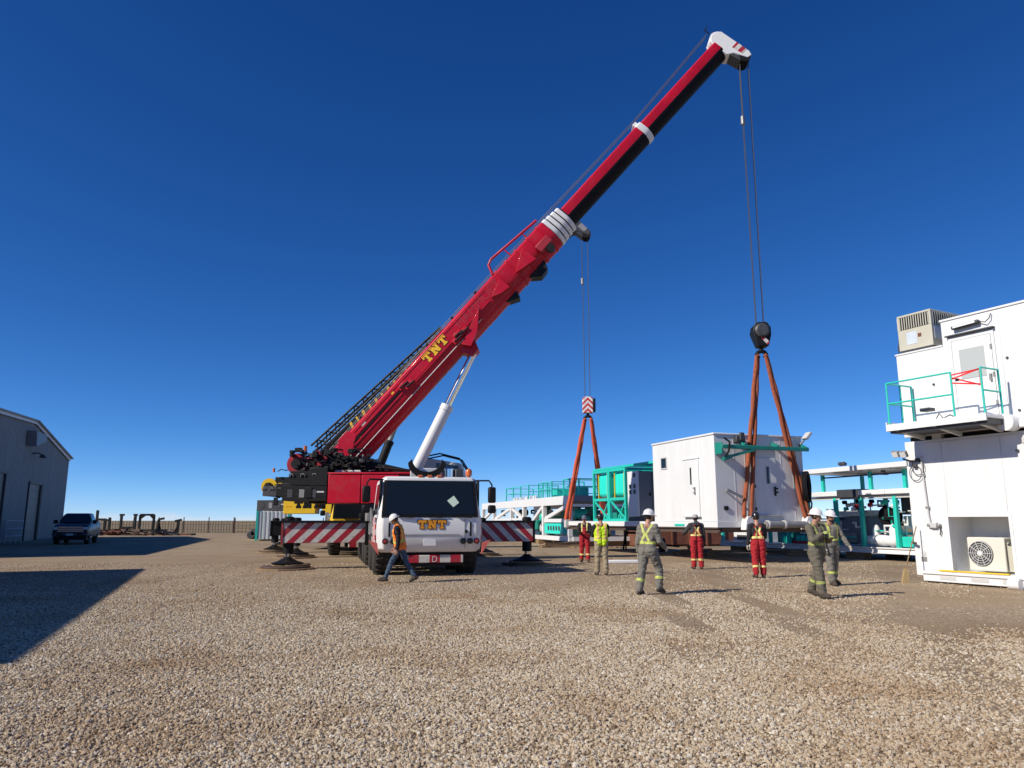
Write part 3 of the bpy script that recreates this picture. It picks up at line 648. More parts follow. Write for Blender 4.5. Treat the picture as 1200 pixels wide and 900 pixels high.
def crane(name, label, F, rz, bd, boom, colr, second=False):
    """F: point on the ground below the middle of the carrier's front; bd: horizontal boom direction"""
    t = thing(name, label, 'mobile crane', (F[0], F[1], 0), rz)
    Mi = frame((F[0], F[1], 0), rz).inverted()
    M_body = colr['housing']; M_cab = colr['cab']
    # ---- carrier
    MB().bx(-.6, .6, .9, 14.2, .75, 1.7).build('chassis', colr['chassis'], t, bevel=.02)
    MB().bx(-1.45, 1.45, 2.75, 14.3, 1.72, 1.9).build('deck', colr['chassis'], t, bevel=.02)
    for y in (3.1, 5.2, 7.2, 9.2, 11.0, 13.1):
        for s in (-1, 1):
            MB().bx(s * .65, s * 1.42, y - .42, y + .5, 1.45, 1.71).build('deck_box', colr['chassis'], t, bevel=.02)
    axles = (1.35, 3.3, 6.1, 7.7, 9.3, 10.9)
    for y in axles:
        MB().tube((-1.0, y, .74), (1.0, y, .74), .14).build('axle', M_black, t)
        for s in (-1, 1): wheel(t, (s * 1.25, y, .73), .73, .52, M_grey, 24)
    for y in axles[1:]:
        for s in (-1, 1):
            mb = MB(); mb.path([(s * 1.18, y - .8, 1.35), (s * 1.18, y - .55, 1.56), (s * 1.18, y + .55, 1.56), (s * 1.18, y + .8, 1.35)], .03, 6)
            MB().bx(s * .85, s * 1.46, y - .75, y + .75, 1.53, 1.58).build('mudguard', M_black, t, bevel=.02)
    # ---- cab: lofted shell, windscreen, lamps
    def cr(z, hw, yf, yb, ch):
        return [(-hw + ch, yf, z), (hw - ch, yf, z), (hw, yf + ch, z), (hw, yb, z), (-hw, yb, z), (-hw, yf + ch, z)]
    cab = MB(); cab.loft([cr(.68, 1.40, .10, 2.3, .2), cr(.78, 1.5, .02, 2.35, .18), cr(1.3, 1.52, -.02, 2.35, .16), cr(1.62, 1.51, .0, 2.35, .16), cr(1.72, 1.49, .02, 2.35, .14), cr(2.70, 1.40, .235, 2.3, .12), cr(2.79, 1.37, .28, 2.25, .12), cr(2.84, 1.28, .38, 2.15, .1)])
    cab.build('cab_shell', M_cab, t, bevel=.025)
    def fy(z): return .02 + .22 * (z - 1.72)
    MB().add([(-1.40, fy(1.66) - .012, 1.66), (1.40, fy(1.66) - .012, 1.66), (1.33, fy(2.72) - .012, 2.72), (-1.33, fy(2.72) - .012, 2.72), (-1.40, fy(1.66) + .04, 1.66), (1.40, fy(1.66) + .04, 1.66), (1.33, fy(2.72) + .04, 2.72), (-1.33, fy(2.72) + .04, 2.72)],
             [(0, 1, 2, 3), (0, 4, 5, 1), (1, 5, 6, 2), (2, 6, 7, 3), (3, 7, 4, 0)]).build('windscreen_seal', M_black, t, smooth=0)
    MB().add([(-1.30, fy(1.74) - .022, 1.74), (1.30, fy(1.74) - .022, 1.74), (1.23, fy(2.68) - .022, 2.68), (-1.23, fy(2.68) - .022, 2.68), (-1.3, fy(1.74) - .013, 1.74), (1.3, fy(1.74) - .013, 1.74), (1.23, fy(2.68) - .013, 2.68), (-1.23, fy(2.68) - .013, 2.68)],
             [(0, 1, 2, 3), (0, 4, 5, 1), (1, 5, 6, 2), (2, 6, 7, 3), (3, 7, 4, 0)]).build('windscreen', M_glass, t, smooth=0)
    for s in (-1, 1):
        MB().add([(s * 1.503, .42, 1.74), (s * 1.503, 1.9, 1.74), (s * 1.415, 1.85, 2.64), (s * 1.415, .6, 2.64)], [(0, 1, 2, 3)]).build('side_window', M_glass, t, smooth=0)
        MB().bx(s * 1.40, s * 1.46, .18, .36, 1.72, 2.72).build('pillar', M_black, t, bevel=.02)
        arm = MB(); arm.path([(s * 1.36, .35, 2.74), (s * 1.75, .2, 2.74), (s * 1.83, .15, 2.62), (s * 1.83, .15, 2.5)], .025, 8); arm.build('mirror_arm', M_black, t)
        MB().bx(s * 1.72, s * 1.95, .08, .24, 2.08, 2.55).build('mirror', M_black, t, bevel=.05)
        MB().bx(s * 1.72, s * 1.95, .08, .24, 1.78, 2.02).build('mirror', M_black, t, bevel=.05)
    for x in (-1.28, -1.05, .95, 1.15, 1.35) if not second else (-1.2, 1.2):
        lm = M_redlens if x in (-1.28, 1.35) else M_glass
        h = MB(); h.lathe([(.085, -.03), (.085, -.075), (.06, -.075), (.05, -.05)], (x, .02, .99), 'Y', 18); h.build('lamp_bezel', M_black, t)
        MB().lathe([(.062, -.04), (.062, -.07), (.02, -.083)], (x, .02, .99), 'Y', 16).build('headlight', lm, t)
    for s in (-1, 1):
        MB().bx(s * 1.17 - .025, s * 1.17 + .025, -.035, .03, 1.12, 1.52).build('air_slot', M_black, t)
        MB().lathe([(.05, 0), (.05, -.04), (.02, -.05)], (s * 1.04, .0, 1.26), 'Y', 14).build('side_lamp', M_glass, t)
        f = MB(); f.add([(s * 1.46, -.16, .62), (s * 1.75, -.08, 1.02), (s * 1.5, -.1, .95), (s * 1.46, -.12, .62), (s * 1.75, -.04, 1.02), (s * 1.5, -.06, .95)], [(0, 1, 2), (5, 4, 3), (0, 3, 4, 1), (1, 4, 5, 2), (2, 5, 3, 0)]); f.build('corner_flag', M_flag, t, smooth=0)
    MB().bx(-.2, .16, -.045, -.02, .86, 1.04).build('licence_plate', M_white, t, bevel=.006)
    MB().bx(-.66, .98, .08, .3, .38, .60).build('bumper', M_bumper, t, bevel=.02)
    MB().bx(-.72, 1.0, .12, 1.0, .30, .38).build('bumper_skirt', M_black, t, bevel=.02)
    MB().bx(-.8, 1.0, .25, 1.0, .4, .66).build('bumper_beam', M_black, t)
    for x in (-.95, -.1, .75):
        w = MB(); w.beam((x, -.03, 1.69), (x + .45, -.045, 1.66), .05, .03); w.beam((x + .05, -.03, 1.70), (x + .52, -.05, 1.76), .03, .02); w.build('wiper', M_black, t)
    for s in (-1, 1):
        MB().bx(s * 1.53, s * 1.555, .25, 1.2, .95, 1.66).build('warning_plate', M_hazsmall, t, bevel=.01)
    for x in (-.28, 0, .28): MB().bx(x - .07, x + .07, .30, .42, 2.82, 2.89).build('marker_lamp', M_amber, t, bevel=.02)
    bc = MB(); bc.lathe([(.06, 0), (.06, .05), (.10, .06), (.10, .2), (.07, .25), (.02, .27)], (1.26, .85, 2.86), 'Z', 16); bc.build('beacon', M_amber, t)
    MB().tube((1.26, .85, 2.78), (1.26, .85, 2.9), .04).build('beacon_stalk', M_black, t)
    for i, x in enumerate((-1.62,)):
        st = MB(); st.bx(-1.62, -1.52, 1.5, 2.3, 1.5, 1.55); st.bx(-1.62, -1.52, 1.5, 2.3, 1.15, 1.2); st.bx(-1.62, -1.55, 1.5, 1.56, 1.15, 1.9); st.bx(-1.62, -1.55, 2.24, 2.3, 1.15, 1.9); st.build('access_steps', M_grey, t, bevel=.01)
        MB().bx(-1.72, -1.56, 1.7, 2.6, 1.55, 1.95).build('tool_box', M_grey, t, bevel=.02)
    if not second:
        tnt(t, xform((-.36, -.022, 1.34), (1, 0, 0), (0, -1, 0)), .24, M_orange_l)
        word(t, xform((.06, .077, .405), (1, 0, 0), (0, -1, 0)), 'D', .23, M_lgrey)
        pp = MB(xform((.62, fy(2.1) - .03, 2.08), (.8, 0, .6), (0, -1, .2))); pp.bx(-.17, .17, -.13, .13, 0, .004); pp.build('permit_sheet', M_paper, t, smooth=0)
    for s in (-1, 1): MB().bx(s * 1.0 - .004, s * 1.0 + .004, -.03, 0, .8, 1.6).build('panel_gap', M_dgrey, t)
    MB().bx(-.85, .85, -.028, 0, 1.165, 1.175).build('panel_gap', M_dgrey, t)
    for s in (-1, 1):
        MB().bx(s * 1.522, s * 1.527, .3, .306, .8, 1.7).build('door_gap', M_dgrey, t); MB().bx(s * 1.522, s * 1.527, 1.75, 1.756, .8, 1.7).build('door_gap', M_dgrey, t)
        MB().bx(s * 1.52, s * 1.56, 1.55, 1.7, 1.4, 1.45).build('door_handle', M_black, t)
    # exhaust and cradle behind the cab
    MB().bx(.1, 1.42, 2.5, 4.2, 1.91, 2.85).build('engine_compartment', colr['chassis'], t, bevel=.03)  # unseen behind the cab; added and sized to shade the right outrigger beam
    for z in (2.1, 2.3, 2.5, 2.7): MB().bx(1.42, 1.44, 2.65, 4.05, z - .04, z + .04).build('cooling_louvre', M_dgrey, t)
    MB().lathe([(.17, 1.9), (.17, 3.25), (.12, 3.3), (.1, 3.3)], (.98, 2.9, 0), 'Z', 20).build('exhaust', M_chrome, t)
    MB().bx(1.17, 1.42, 2.75, 3.3, 1.9, 3.25).build('filter_box', M_dgrey, t, bevel=.03)
    arc = [(math.cos(a) * .62, .5 * math.sin(a)) for a in [PI * (1 + k / 14) for k in range(15)]]
    arc2 = [(math.cos(a) * .5, .12 + .42 * math.sin(a)) for a in [PI * (2 - k / 14) for k in range(15)]]
    MB(Matrix.Translation((.28, 0, 3.46))).prism(arc + arc2, 3.1, 3.3, 'Y').build('boom_rest', M_black, t, smooth=0)
    MB().bx(.12, .44, 3.12, 3.28, 1.9, 2.92).build('boom_rest_post', M_black, t)
    MB().bx(-.25, .8, 3.32, 3.36, 2.98, 3.3).build('boom_rest_pad', M_white, t, bevel=.03)
    # ---- outriggers
    for y in (4.5, 12.3):
        for s in (-1, 1):
            b_ = MB(); b_.bx(s * .62, s * 4.25, y - .22, y + .22, .84, 1.5); ob = b_.build('outrigger_beam', M_black if second else (M_hazred if s < 0 else M_hazred_r), t, bevel=.015)
            MB().bx(s * .62, s * 1.62, y - .3, y + .3, .76, 1.6).build('outrigger_box', colr['chassis'], t, bevel=.02)
            MB().bx(s * .7, s * 4.33, y - .3, y - .225, 1.5, 1.57).build('beam_rail', M_black, t)
            MB().bx(s * 4.26, s * 4.32, y - .24, y + .24, .8, 1.56).build('beam_end', M_black if (s > 0 or second) else M_redlens, t)
            MB().lathe([(.17, .5), (.17, 1.66), (.1, 1.7)], (s * 4.08, y, 0), 'Z', 16).build('jack_housing', M_black, t)
            MB().lathe([(.09, .2), (.09, .55)], (s * 4.08, y, 0), 'Z', 14).build('jack_rod', M_chrome, t)
            pd = MB(); pd.lathe([(.5, .17), (.52, .2), (.3, .27), (.14, .36), (.1, .4)], (s * 4.08, y, 0), 'Z', 20); pd.build('outrigger_pad', M_black, t)
            for q in range(3):
                a = random.uniform(0, PI); rr = .95 - .16 * q
                mt = MB(Matrix.Translation((s * 4.08 + random.uniform(-.12, .12), y + random.uniform(-.12, .12), 0)) @ Matrix.Rotation(a, 4, 'Z'))
                mt.lathe([(rr, .002 + .055 * q), (rr, .053 + .055 * q)], (0, 0, 0), 'Z', 9 + 3 * q); mt.build('support_mat', M_wood if q != 1 else M_brown, t, bevel=.008)
    # ---- superstructure
    th = boom['ang']; dh = Vector((bd[0], bd[1], 0)).normalized()
    SC = Vector(boom['slew'])
    MS = Mi @ xform(SC, dh, (0, 0, 1))
    def S(): return MB(MS)
    S().lathe([(1.15, 1.9), (1.15, 2.05), (1.0, 2.05), (1.0, 2.24)], (0, 0, 0), 'Z', 36).build('slew_ring', M_black, t)
    for s in (-1, 1):
        S().prism([(-3.5, 2.22), (-3.5, 3.9), (-2.9, 4.12), (-2.1, 4.05), (.75, 3.42), (1.35, 3.1), (1.5, 2.22)], s * .72 - .06, s * .72 + .06, 'Y').build('side_frame', M_black, t, bevel=.02)
    S().bx(-3.4, 1.4, -.66, .66, 2.22, 2.5).build('floor_frame', M_black, t, bevel=.02)
    hz0 = boom.get('hz0', 2.2); hz1 = hz0 + 1.08
    for k, (a, b_) in enumerate(((-2.55, -1.3), (-1.285, .15)) if not second else ((-3.72, -1.95), (-1.6, .0))):
        S().bx(a, b_, -1.55, -.82, hz0, hz1).build('engine_cover', M_body, t, bevel=.03)
    S().bx(-2.57 if not second else -3.74, 1.75, -1.58, -.80, hz1 + .003, hz1 + .07).build('cover_lid', M_body, t, bevel=.015)
    S().prism([(.17, hz0 + .5), (.17, hz1), (1.7, hz1), (1.7, hz1 - .3), (.6, hz1 - .3)], -1.5, -.85, 'Y').build('cover_nose', M_body, t, bevel=.02)
    S().tube((-2.4, -1.2, hz1 + .13), (-1.4, -1.2, hz1 + .13), .05).build('hand_rail', M_lgrey, t)
    for k, (a, b_) in enumerate(((-2.6, .9),)):
        S().path([(-2.9, -1.0, hz1 + .3), (-1.5, -.98, hz1 + .34), (.2, -.95, hz1 + .2), (1.0, -.92, hz1 + .12)], .05).build('hose', M_black, t)
    # counterweight slabs
    cwm = colr['cw']; tail = boom['tail']; cz = 2.3 if not second else 2.1
    for k in range(4):
        S().bx(tail, tail + 1.7, -1.5, 1.5, cz + .14 * k, cz + .136 + .14 * k).build('counterweight_slab', cwm, t, bevel=.006)
    for k in range(3):
        S().bx(tail + .25, tail + 1.68, -1.45, 1.45, 2.88 + .18 * k, 3.055 + .18 * k).build('counterweight_slab', cwm, t, bevel=.008)
    S().bx(tail + .9, tail + 1.15, -1.53, -1.5, 2.4, 2.8).build('lifting_eye', M_black, t, bevel=.02)
    for q, xq in enumerate((tail + .3, tail + .75, tail + 1.2)):
        S().bx(xq - .1, xq + .1, -1.512, -1.501, cz + .12, cz + .42).build('grip_recess', M_dgrey if q != 1 else M_grey, t, bevel=.004)
        S().path([(xq - .08, -1.46, 3.2), (xq - .06, -1.52, 3.3), (xq + .06, -1.52, 3.3), (xq + .08, -1.46, 3.2)], .022, 6).build('lifting_loop', M_grey, t)
    S().bx(tail + 1.32, tail + 1.6, -1.508, -1.501, cz + .3, cz + .36).build('weight_label', M_lgrey, t)
    # winches and the tangle of hydraulics around them
    wm = colr['winch']
    for (x, z, r) in ((tail + .3, 3.72, .42), (tail + 1.15, 3.95, .3)) if not second else ((tail + .35, 3.42, .45), (tail + .95, 3.3, .32)):
        S().lathe([(r * .6, -.85), (r, -.85), (r, -.76), (r * .66, -.74), (r * .66, .74), (r, .76), (r, .85), (r * .6, .85)], (x, 0, z), 'Y', 24).build('winch_drum', wm, t)
        S().lathe([(r * .67, -.72), (r * .72, -.6), (r * .72, .6), (r * .67, .72)], (x, 0, z), 'Y', 20).build('rope_wrap', M_wire, t)
        S().lathe([(r * .45, -1.05), (r * .5, -.86)], (x, 0, z), 'Y', 16).build('winch_motor', M_black, t)
    S().bx(tail + .2, tail + 2.2, -1.0, 1.0, 3.28, 3.42).build('winch_frame', M_black, t, bevel=.02)
    rnd = random.Random(11 if not second else 12)
    for k in range(120 if not second else 14):
        x = rnd.uniform(tail + .1, tail + 3.4); y = rnd.uniform(-1.45, -.7); z = rnd.uniform(3.05, 4.25 - .1 * max(0, x - tail - 2))
        if k % 3 == 0:
            S().bx(x - rnd.uniform(.04, .14), x + rnd.uniform(.04, .14), y - .1, y + .12, z - rnd.uniform(.03, .12), z + rnd.uniform(.03, .12)).build('valve_block', rnd.choice([M_black, M_dgrey, M_black, M_black, M_black]), t, bevel=.012)
        elif k % 3 == 1:
            p = [Vector((x, y, z))]
            for q in range(4): p.append(p[-1] + Vector((rnd.uniform(.05, .28), rnd.uniform(-.05, .05), rnd.uniform(-.22, .15))))
            S().path(p, rnd.uniform(.015, .035), 6).build('hose', M_black, t)
        else:
            S().tube((x, y, z), (x + rnd.uniform(-.1, .25), y, z + rnd.uniform(-.1, .15)), rnd.uniform(.02, .07)).build('fitting', rnd.choice([M_black, M_dgrey, M_black, M_grey]), t)
    S().bx(tail + .6, tail + 3.2, -.66, .66, 3.4, 3.95).build('winch_platform', M_black, t, bevel=.03)
    for k in range(5):
        S().beam((tail + 2.0 + k * .25, -.9, 2.9), (tail + 2.1 + k * .25, -.9, 3.9 + .05 * k), .1, .14).build('support_strut', M_black, t)
    S().bx(tail + 1.0, -2.58, -1.5, -.8, 2.85, 3.55).build('hydraulic_tank', M_black, t, bevel=.03)
    S().tube((tail + .6, -.9, 4.2), (tail + .6, -.9, 4.42), .07).build('beacon', M_amber, t)
    # operator's cab on the far side
    c0 = S(); c0.prism([(.5, 2.2), (2.25, 2.2), (2.4, 2.9), (2.15, 3.85), (.95, 4.05), (.5, 4.0)], .85, 1.75, 'Y'); oc = c0.build('operator_cab', M_lgrey, t, bevel=.04)
    S().prism([(1.15, 2.75), (2.2, 2.75), (2.28, 2.95), (2.05, 3.75), (1.15, 3.88)], .835, .848, 'Y').build('cab_window', M_glass, oc, smooth=0)
    S().add([(2.27, .9, 2.4), (2.27, 1.7, 2.4), (2.42, 1.7, 2.9), (2.42, .9, 2.9)], [(0, 1, 2, 3)]).build('cab_window', M_glass, oc, smooth=0)
    S().path([(.55, .8, 4.1), (1.3, .8, 4.25), (2.1, .8, 4.05), (2.45, .8, 3.5), (2.5, .8, 2.9)], .03, 8).build('cab_guard', M_black, oc)
    S().path([(.55, 1.75, 4.1), (1.3, 1.75, 4.25), (2.1, 1.75, 4.05), (2.45, 1.75, 3.5)], .03, 8).build('cab_guard', M_black, oc)
    # ---- boom
    px = boom['pivot']; zz = boom['pz']
    P0 = SC + dh * px + Vector((0, 0, zz))
    ax = dh * math.cos(th) + Vector((0, 0, math.sin(th))); up = -dh * math.sin(th) + Vector((0, 0, math.cos(th)))
    Wm = xform(P0, ax, up); MBm = Mi @ Wm
    def B(): return MB(MBm)
    W, D = boom['W'], boom['D']; secs = boom['secs']
    bs = boom_section(MBm, 0.0, secs[0], W, D).build('boom_base_section', colr['boom'], t, bevel=.02)
    w_, d_ = W * .76, D * .68
    for k in range(1, len(secs)):
        boom_section(MBm, secs[k - 1] - .05, secs[k], w_, d_, True).build('boom_telescope_section', [colr['boom'], M_blackp], t, bevel=.012)
        w_ *= .93; d_ *= .95
    nc = 4
    for k in range(nc):
        s_ = 1 - .035 * k
        cm = boom_section(MBm, secs[0] + .02 + .24 * k, secs[0] + .20 + .24 * k, W * 1.04 * s_, D * 1.0 * s_); cm.build('boom_collar', M_white, t, bevel=.02)
        boom_section(MBm, secs[0] + .19 + .24 * k, secs[0] + .27 + .24 * k, W * .9 * s_, D * .85 * s_).build('collar_gap', M_black, t)
    for k in range(1, len(secs) - 1):
        boom_section(MBm, secs[k] - .14, secs[k] + .14, w_ * 1.22, d_ * 1.17).build('boom_collar', M_white, t, bevel=.02)
        B().bx(secs[k] - .1, secs[k] + .1, -.3, .3, d_ * .58, d_ * .58 + .16).build('rope_guide', M_white, t, bevel=.02)
    # stiffener rails, brackets along the near flank
    y0 = -W / 2
    if not second:
        B().bx(.7, 6.4, y0 - .03, y0, .02, .07).build('flank_rail', M_red, bs)
        B().bx(1.2, 9.6, y0 - .02, y0, .40, .43).build('flank_rail', M_red, bs)
        B().bx(.5, 4.6, y0 - .045, y0, .24, .28).build('flank_rail', M_red, bs)
        B().bx(5.0, 9.4, y0 - .03, y0, -.06, -.02).build('flank_rail', M_red, bs)
        B().bx(1.6, 4.4, y0 - .05, y0, .12, .17).build('flank_rail', M_blackp, bs)
        B().tube((.3, y0 * .93, -.3), (8.6, y0 * .93, -.3), .02, n=6).build('hydraulic_line', M_lgrey, bs)
        for x in (2.9, 5.3, 7.7, 9.9): boom_section(MBm, x, x + .025, W * 1.006, D * 1.006).build('weld_seam', M_red, bs)
        for (x, z, w2, h2, m2) in ((2.3, .33, .22, .1, M_lgrey), (4.0, .3, .12, .12, M_gold), (1.9, .05, .1, .12, M_gold)):
            B().bx(x, x + w2, y0 - .006, y0 - .001, z, z + h2).build('decal', m2, bs)
        B().prism([(.35, -.1), (1.3, D / 2 + .06), (1.75, D / 2 + .06), (1.95, .3), (1.3, -.1)], y0 - .05, y0 - .003, 'Y').build('heel_plate', M_red, bs, bevel=.01)
        for (x, z) in ((4.55, .22), (4.75, .05), (7.5, -.02), (7.75, -.12), (7.35, -.15)):
            B().bx(x - .22, x + .22, y0 - .12, y0 - .002, z - .1, z + .1).build('bracket', M_red, bs, bevel=.02)
            B().tube((x - .15, y0 - .14, z), (x + .25, y0 - .14, z - .05), .035).build('fitting', M_black, bs)
        # head of the base section: ribs, gussets, latch brackets
        for x in (10.4, 11.0, 11.6, 12.3, 12.9):
            boom_section(MBm, x, x + .09, W * 1.09, D * 1.05).build('stiffener_rib', M_red, bs, bevel=.012)
        B().prism([(10.9, -.1), (11.9, .4), (11.9, -.35)], y0 - .16, y0 - .01, 'Y').build('gusset', M_red, bs, bevel=.01)
        B().prism([(9.5, -.02), (10.3, .22), (10.35, -.3), (9.9, -.22)], y0 - .12, y0 - .01, 'Y').build('gusset', M_red, bs, bevel=.01)
        B().prism([(7.3, -.4), (8.9, .06), (8.1, -.55), (7.5, -.75)], y0 - .08, y0 - .002, 'Y').build('gusset', M_red, bs, bevel=.01)
        B().prism([(11.2, -.5), (12.2, -.5), (12.0, -.86), (11.6, -.9)], -.3, .3, 'Y').build('latch_bracket', M_black, bs, bevel=.02)
        B().prism([(9.8, -.5), (10.5, -.5), (10.35, -.82)], -.3, .3, 'Y').build('latch_bracket', M_black, bs, bevel=.02)
        B().bx(12.2, 12.9, y0 - .3, y0 - .05, -.35, 0.0).build('sheave_box', M_ghost, bs, bevel=.03)
        B().lathe([(.18, -.1), (.18, .1)], (12.6, y0 - .2, -.5), 'Y', 16).build('guide_sheave', M_black, bs)
        B().path([(10.3, y0 + .1, D / 2), (10.5, y0 + .1, D / 2 + .42), (10.75, y0 + .1, D / 2 + .5), (13.2, y0 + .1, D / 2 + .2)], .055, 8).build('top_guard_rail', M_red, bs)
        for x in (11.4, 12.4): B().tube((x, y0 + .1, D / 2), (x, y0 + .1, D / 2 + .34), .03, n=8).build('guard_post', M_red, bs)
        for x in (2.5, 4.2, 6.4, 7.9, 9.3): B().bx(x - .05, x + .05, y0 + .15, y0 + .3, D / 2, D / 2 + .12).build('rope_guide', M_black, bs)
        tnt(bs, MBm @ xform((5.85, y0 - .002, .08), (1, 0, 0), (0, -1, 0)), .38, M_gold)
        word(bs, MBm @ xform((7.75, y0 - .004, .07), (1, 0, 0), (0, -1, 0)), 'MAMMOET', .5, M_ghost)
    else:
        tnt(t, MS @ xform((-3.1, -1.553, hz0 + .33), (1, 0, 0), (0, -1, 0)), .42, M_blackp)
        S().bx(-3.6, -3.25, -1.556, -1.551, hz0 + .36, hz0 + .42).build('faded_label', M_orange_l, t)
        xq = 2.6                                    # yellow lettering, too worn and covered to read
        for q in range(11):
            wq = (.3, .22, .34, .26)[q % 4]
            B().prism([(xq, .14), (xq + wq * .5, .14), (xq + wq * .9, .56), (xq + wq * .4, .56)], y0 - .012, y0 - .004, 'Y').build('worn_lettering', M_gold, bs, smooth=0)
            if q % 2: B().prism([(xq + wq * .55, .14), (xq + wq, .14), (xq + wq, .22), (xq + wq * .62, .22)], y0 - .012, y0 - .004, 'Y').build('worn_lettering', M_gold, bs, smooth=0)
            xq += wq + .2
        # stowed lattice jib on top of the boom
        ch = []
        jb = B()
        for (y, z) in ((-.35, D / 2 + .18), (.35, D / 2 + .18), (-.35, D / 2 + .62), (.35, D / 2 + .62)):
            B().tube((.3, y, z), (10.2, y, z - (.25 if z > D / 2 + .4 else 0)), .065, n=8).build('jib_chord', M_black, t)
        for k in range(14):
            x = .4 + k * .7
            for y in (-.35, .35):
                B().tube((x, y, D / 2 + .18), (x + .35, y, D / 2 + .6 - .018 * k), .038, n=6).build('jib_lacing', M_black, t)
                B().tube((x + .35, y, D / 2 + .6 - .018 * k), (x + .7, y, D / 2 + .18), .038, n=6).build('jib_lacing', M_black, t)
    # boom head
    L = secs[-1]
    hd = B(); hd.prism([(L - .1, .38), (L - .02, .56), (L + .18, .68), (L + .46, .64), (L + .6, .46), (L + .64, -1.0), (L + .56, -1.2), (L + .34, -1.16), (L + .12, -.56), (L - .1, -.4)], -.36, .36, 'Y'); hdo = hd.build('boom_head', M_white if not second else M_dgrey, t, bevel=.03)
    B().prism([(L + .3, -.35), (L + .61, -.35), (L + .61, -.85), (L + .34, -.85)], -.373, -.362, 'Y').build('warning_plate', M_hazred if not second else M_grey, hdo, smooth=0)
    B().prism([(L + .0, -.46), (L + .16, -.6), (L + .38, -1.18), (L + .05, -.95)], -.33, .33, 'Y').build('sheave_housing', M_dgrey, hdo, bevel=.02)
    for (x, z, r) in ((L + .24, .46, .26), (L + .34, -1.02, .24)):
        for y in (-.3, -.1, .1, .3): B().lathe([(r * .4, y - .05), (r, y - .05), (r * .88, y), (r, y + .05), (r * .4, y + .05)], (x, 0, z), 'Y', 24).build('sheave', M_white if (z > 0 and not second) else M_black, hdo)
    B().path([(L + .3, -.2, .84), (L + .3, -.2, 1.1), (L + .5, -.2, 1.12)], .025, 6).build('wind_sensor', M_black, hdo)
    # rope along the top of the boom
    for y in (-.12, .12):
        B().path([(.6, y, D / 2 + .2), (secs[0], y, D / 2 + .2), (secs[0] + 6 if len(secs) > 2 else L, y, D / 2 + .1), (L + .3, y, .93)], .016, 6).build('hoist_rope', M_wire, t)
    # hoist lines down to the hook block
    hp = Vector(boom['hook']); loc = Mi
    top = P0 + ax * (L + .34) + up * (-1.02)
    for (dx, dy) in boom['lines']:
        a = loc @ Vector((hp.x + dh.x * dx, hp.y + dh.y * dx + dy, top.z)); b_ = loc @ Vector((hp.x + dh.x * dx * .8, hp.y + dh.y * dx * .8 + dy * .8, hp.z - .25))
        MB().tube(a, b_, boom.get('rope_r', .016), n=6).build('hoist_rope', M_wire, t)
    ov = MB(); ov.tube(loc @ Vector((hp.x - .17, hp.y, top.z - 2.6)), loc @ Vector((hp.x - .17, hp.y, top.z - 2.95)), .09, n=12); ov.build('limit_weight', M_grey, t)
    MB().tube(loc @ Vector((hp.x - .17, hp.y, top.z)), loc @ Vector((hp.x - .17, hp.y, top.z - 2.6)), .012, n=6).build('limit_chain', M_wire, t)
    # ---- lift cylinder
    Bp = SC + dh * boom['cyl0'][0] + Vector((0, 0, boom['cyl0'][1])); Tp = P0 + ax * boom['cyl1'][0] + up * boom['cyl1'][1]
    a = Mi @ Bp; c = Mi @ Tp; d = c - a
    MB().path([a, a + d * .02, a + d * .56, a + d * .565, a + d * .60, a + d * .605], [.22, .235, .235, .26, .26, .18], 24).build('lift_cylinder', colr['cyl'], t)
    MB().tube(a + d * .6, c, .145, n=20).build('cylinder_rod', M_chrome if not second else M_grey, t)
    B().prism([(boom['cyl1'][0] - .45, -D * .3), (boom['cyl1'][0] + .5, -D * .3), (boom['cyl1'][0] + .2, -D * .5 - .38), (boom['cyl1'][0] - .15, -D * .5 - .38)], -.34, .34, 'Y').build('cylinder_bracket', M_blackp if second else M_red, t, bevel=.02)
    return t, top

RZ = math.radians(14)
BD = Vector((.998, -.056, 0)).normalized()
HK1 = (9.88, 28.70, 9.25)
col1 = dict(housing=M_red, cab=M_white, chassis=M_black, cw=M_black, winch=M_ghost, boom=M_red, cyl=M_white)
SL1 = Vector((9.95, 28.7, 0)) - BD * 14.25
crane('mobile_crane', 'big red telescopic mobile crane with white TNT cab and raised boom', (-2.34, 21.7), RZ, BD,
      dict(ang=math.radians(48.35), slew=SL1, pivot=-2.86, pz=3.27, W=1.14, D=1.22, secs=[13.25, 19.15, 24.15], tail=-4.3, hook=HK1, cyl0=(.15, 2.85), cyl1=(7.45, -.86),
           lines=[(-.19, -.12), (-.15, .12), (.17, -.12), (.21, .12)], rope_r=.0135), col1)
HK2 = (4.25, 41.2, 8.4)
col2 = dict(housing=M_yel, cab=M_yel, chassis=M_black, cw=M_dgrey, winch=M_yel, boom=M_blackp, cyl=M_black)
SL2 = Vector((4.2, 41.2, 0)) - BD * 12.75
crane('mobile_crane', 'second crane with yellow body and dark boom, mostly hidden behind the red crane', (-6.7, 34.2), RZ, BD,
      dict(ang=math.radians(44.6), slew=SL2, pivot=-2.1, pz=4.62, W=1.2, D=1.25, secs=[12.0, 19.7], tail=-5.2, hook=HK2, cyl0=(.5, 2.9), cyl1=(5.6, -.7), hz0=1.92,
           lines=[(-.17, 0), (.17, 0)], rope_r=.02), col2, second=True)

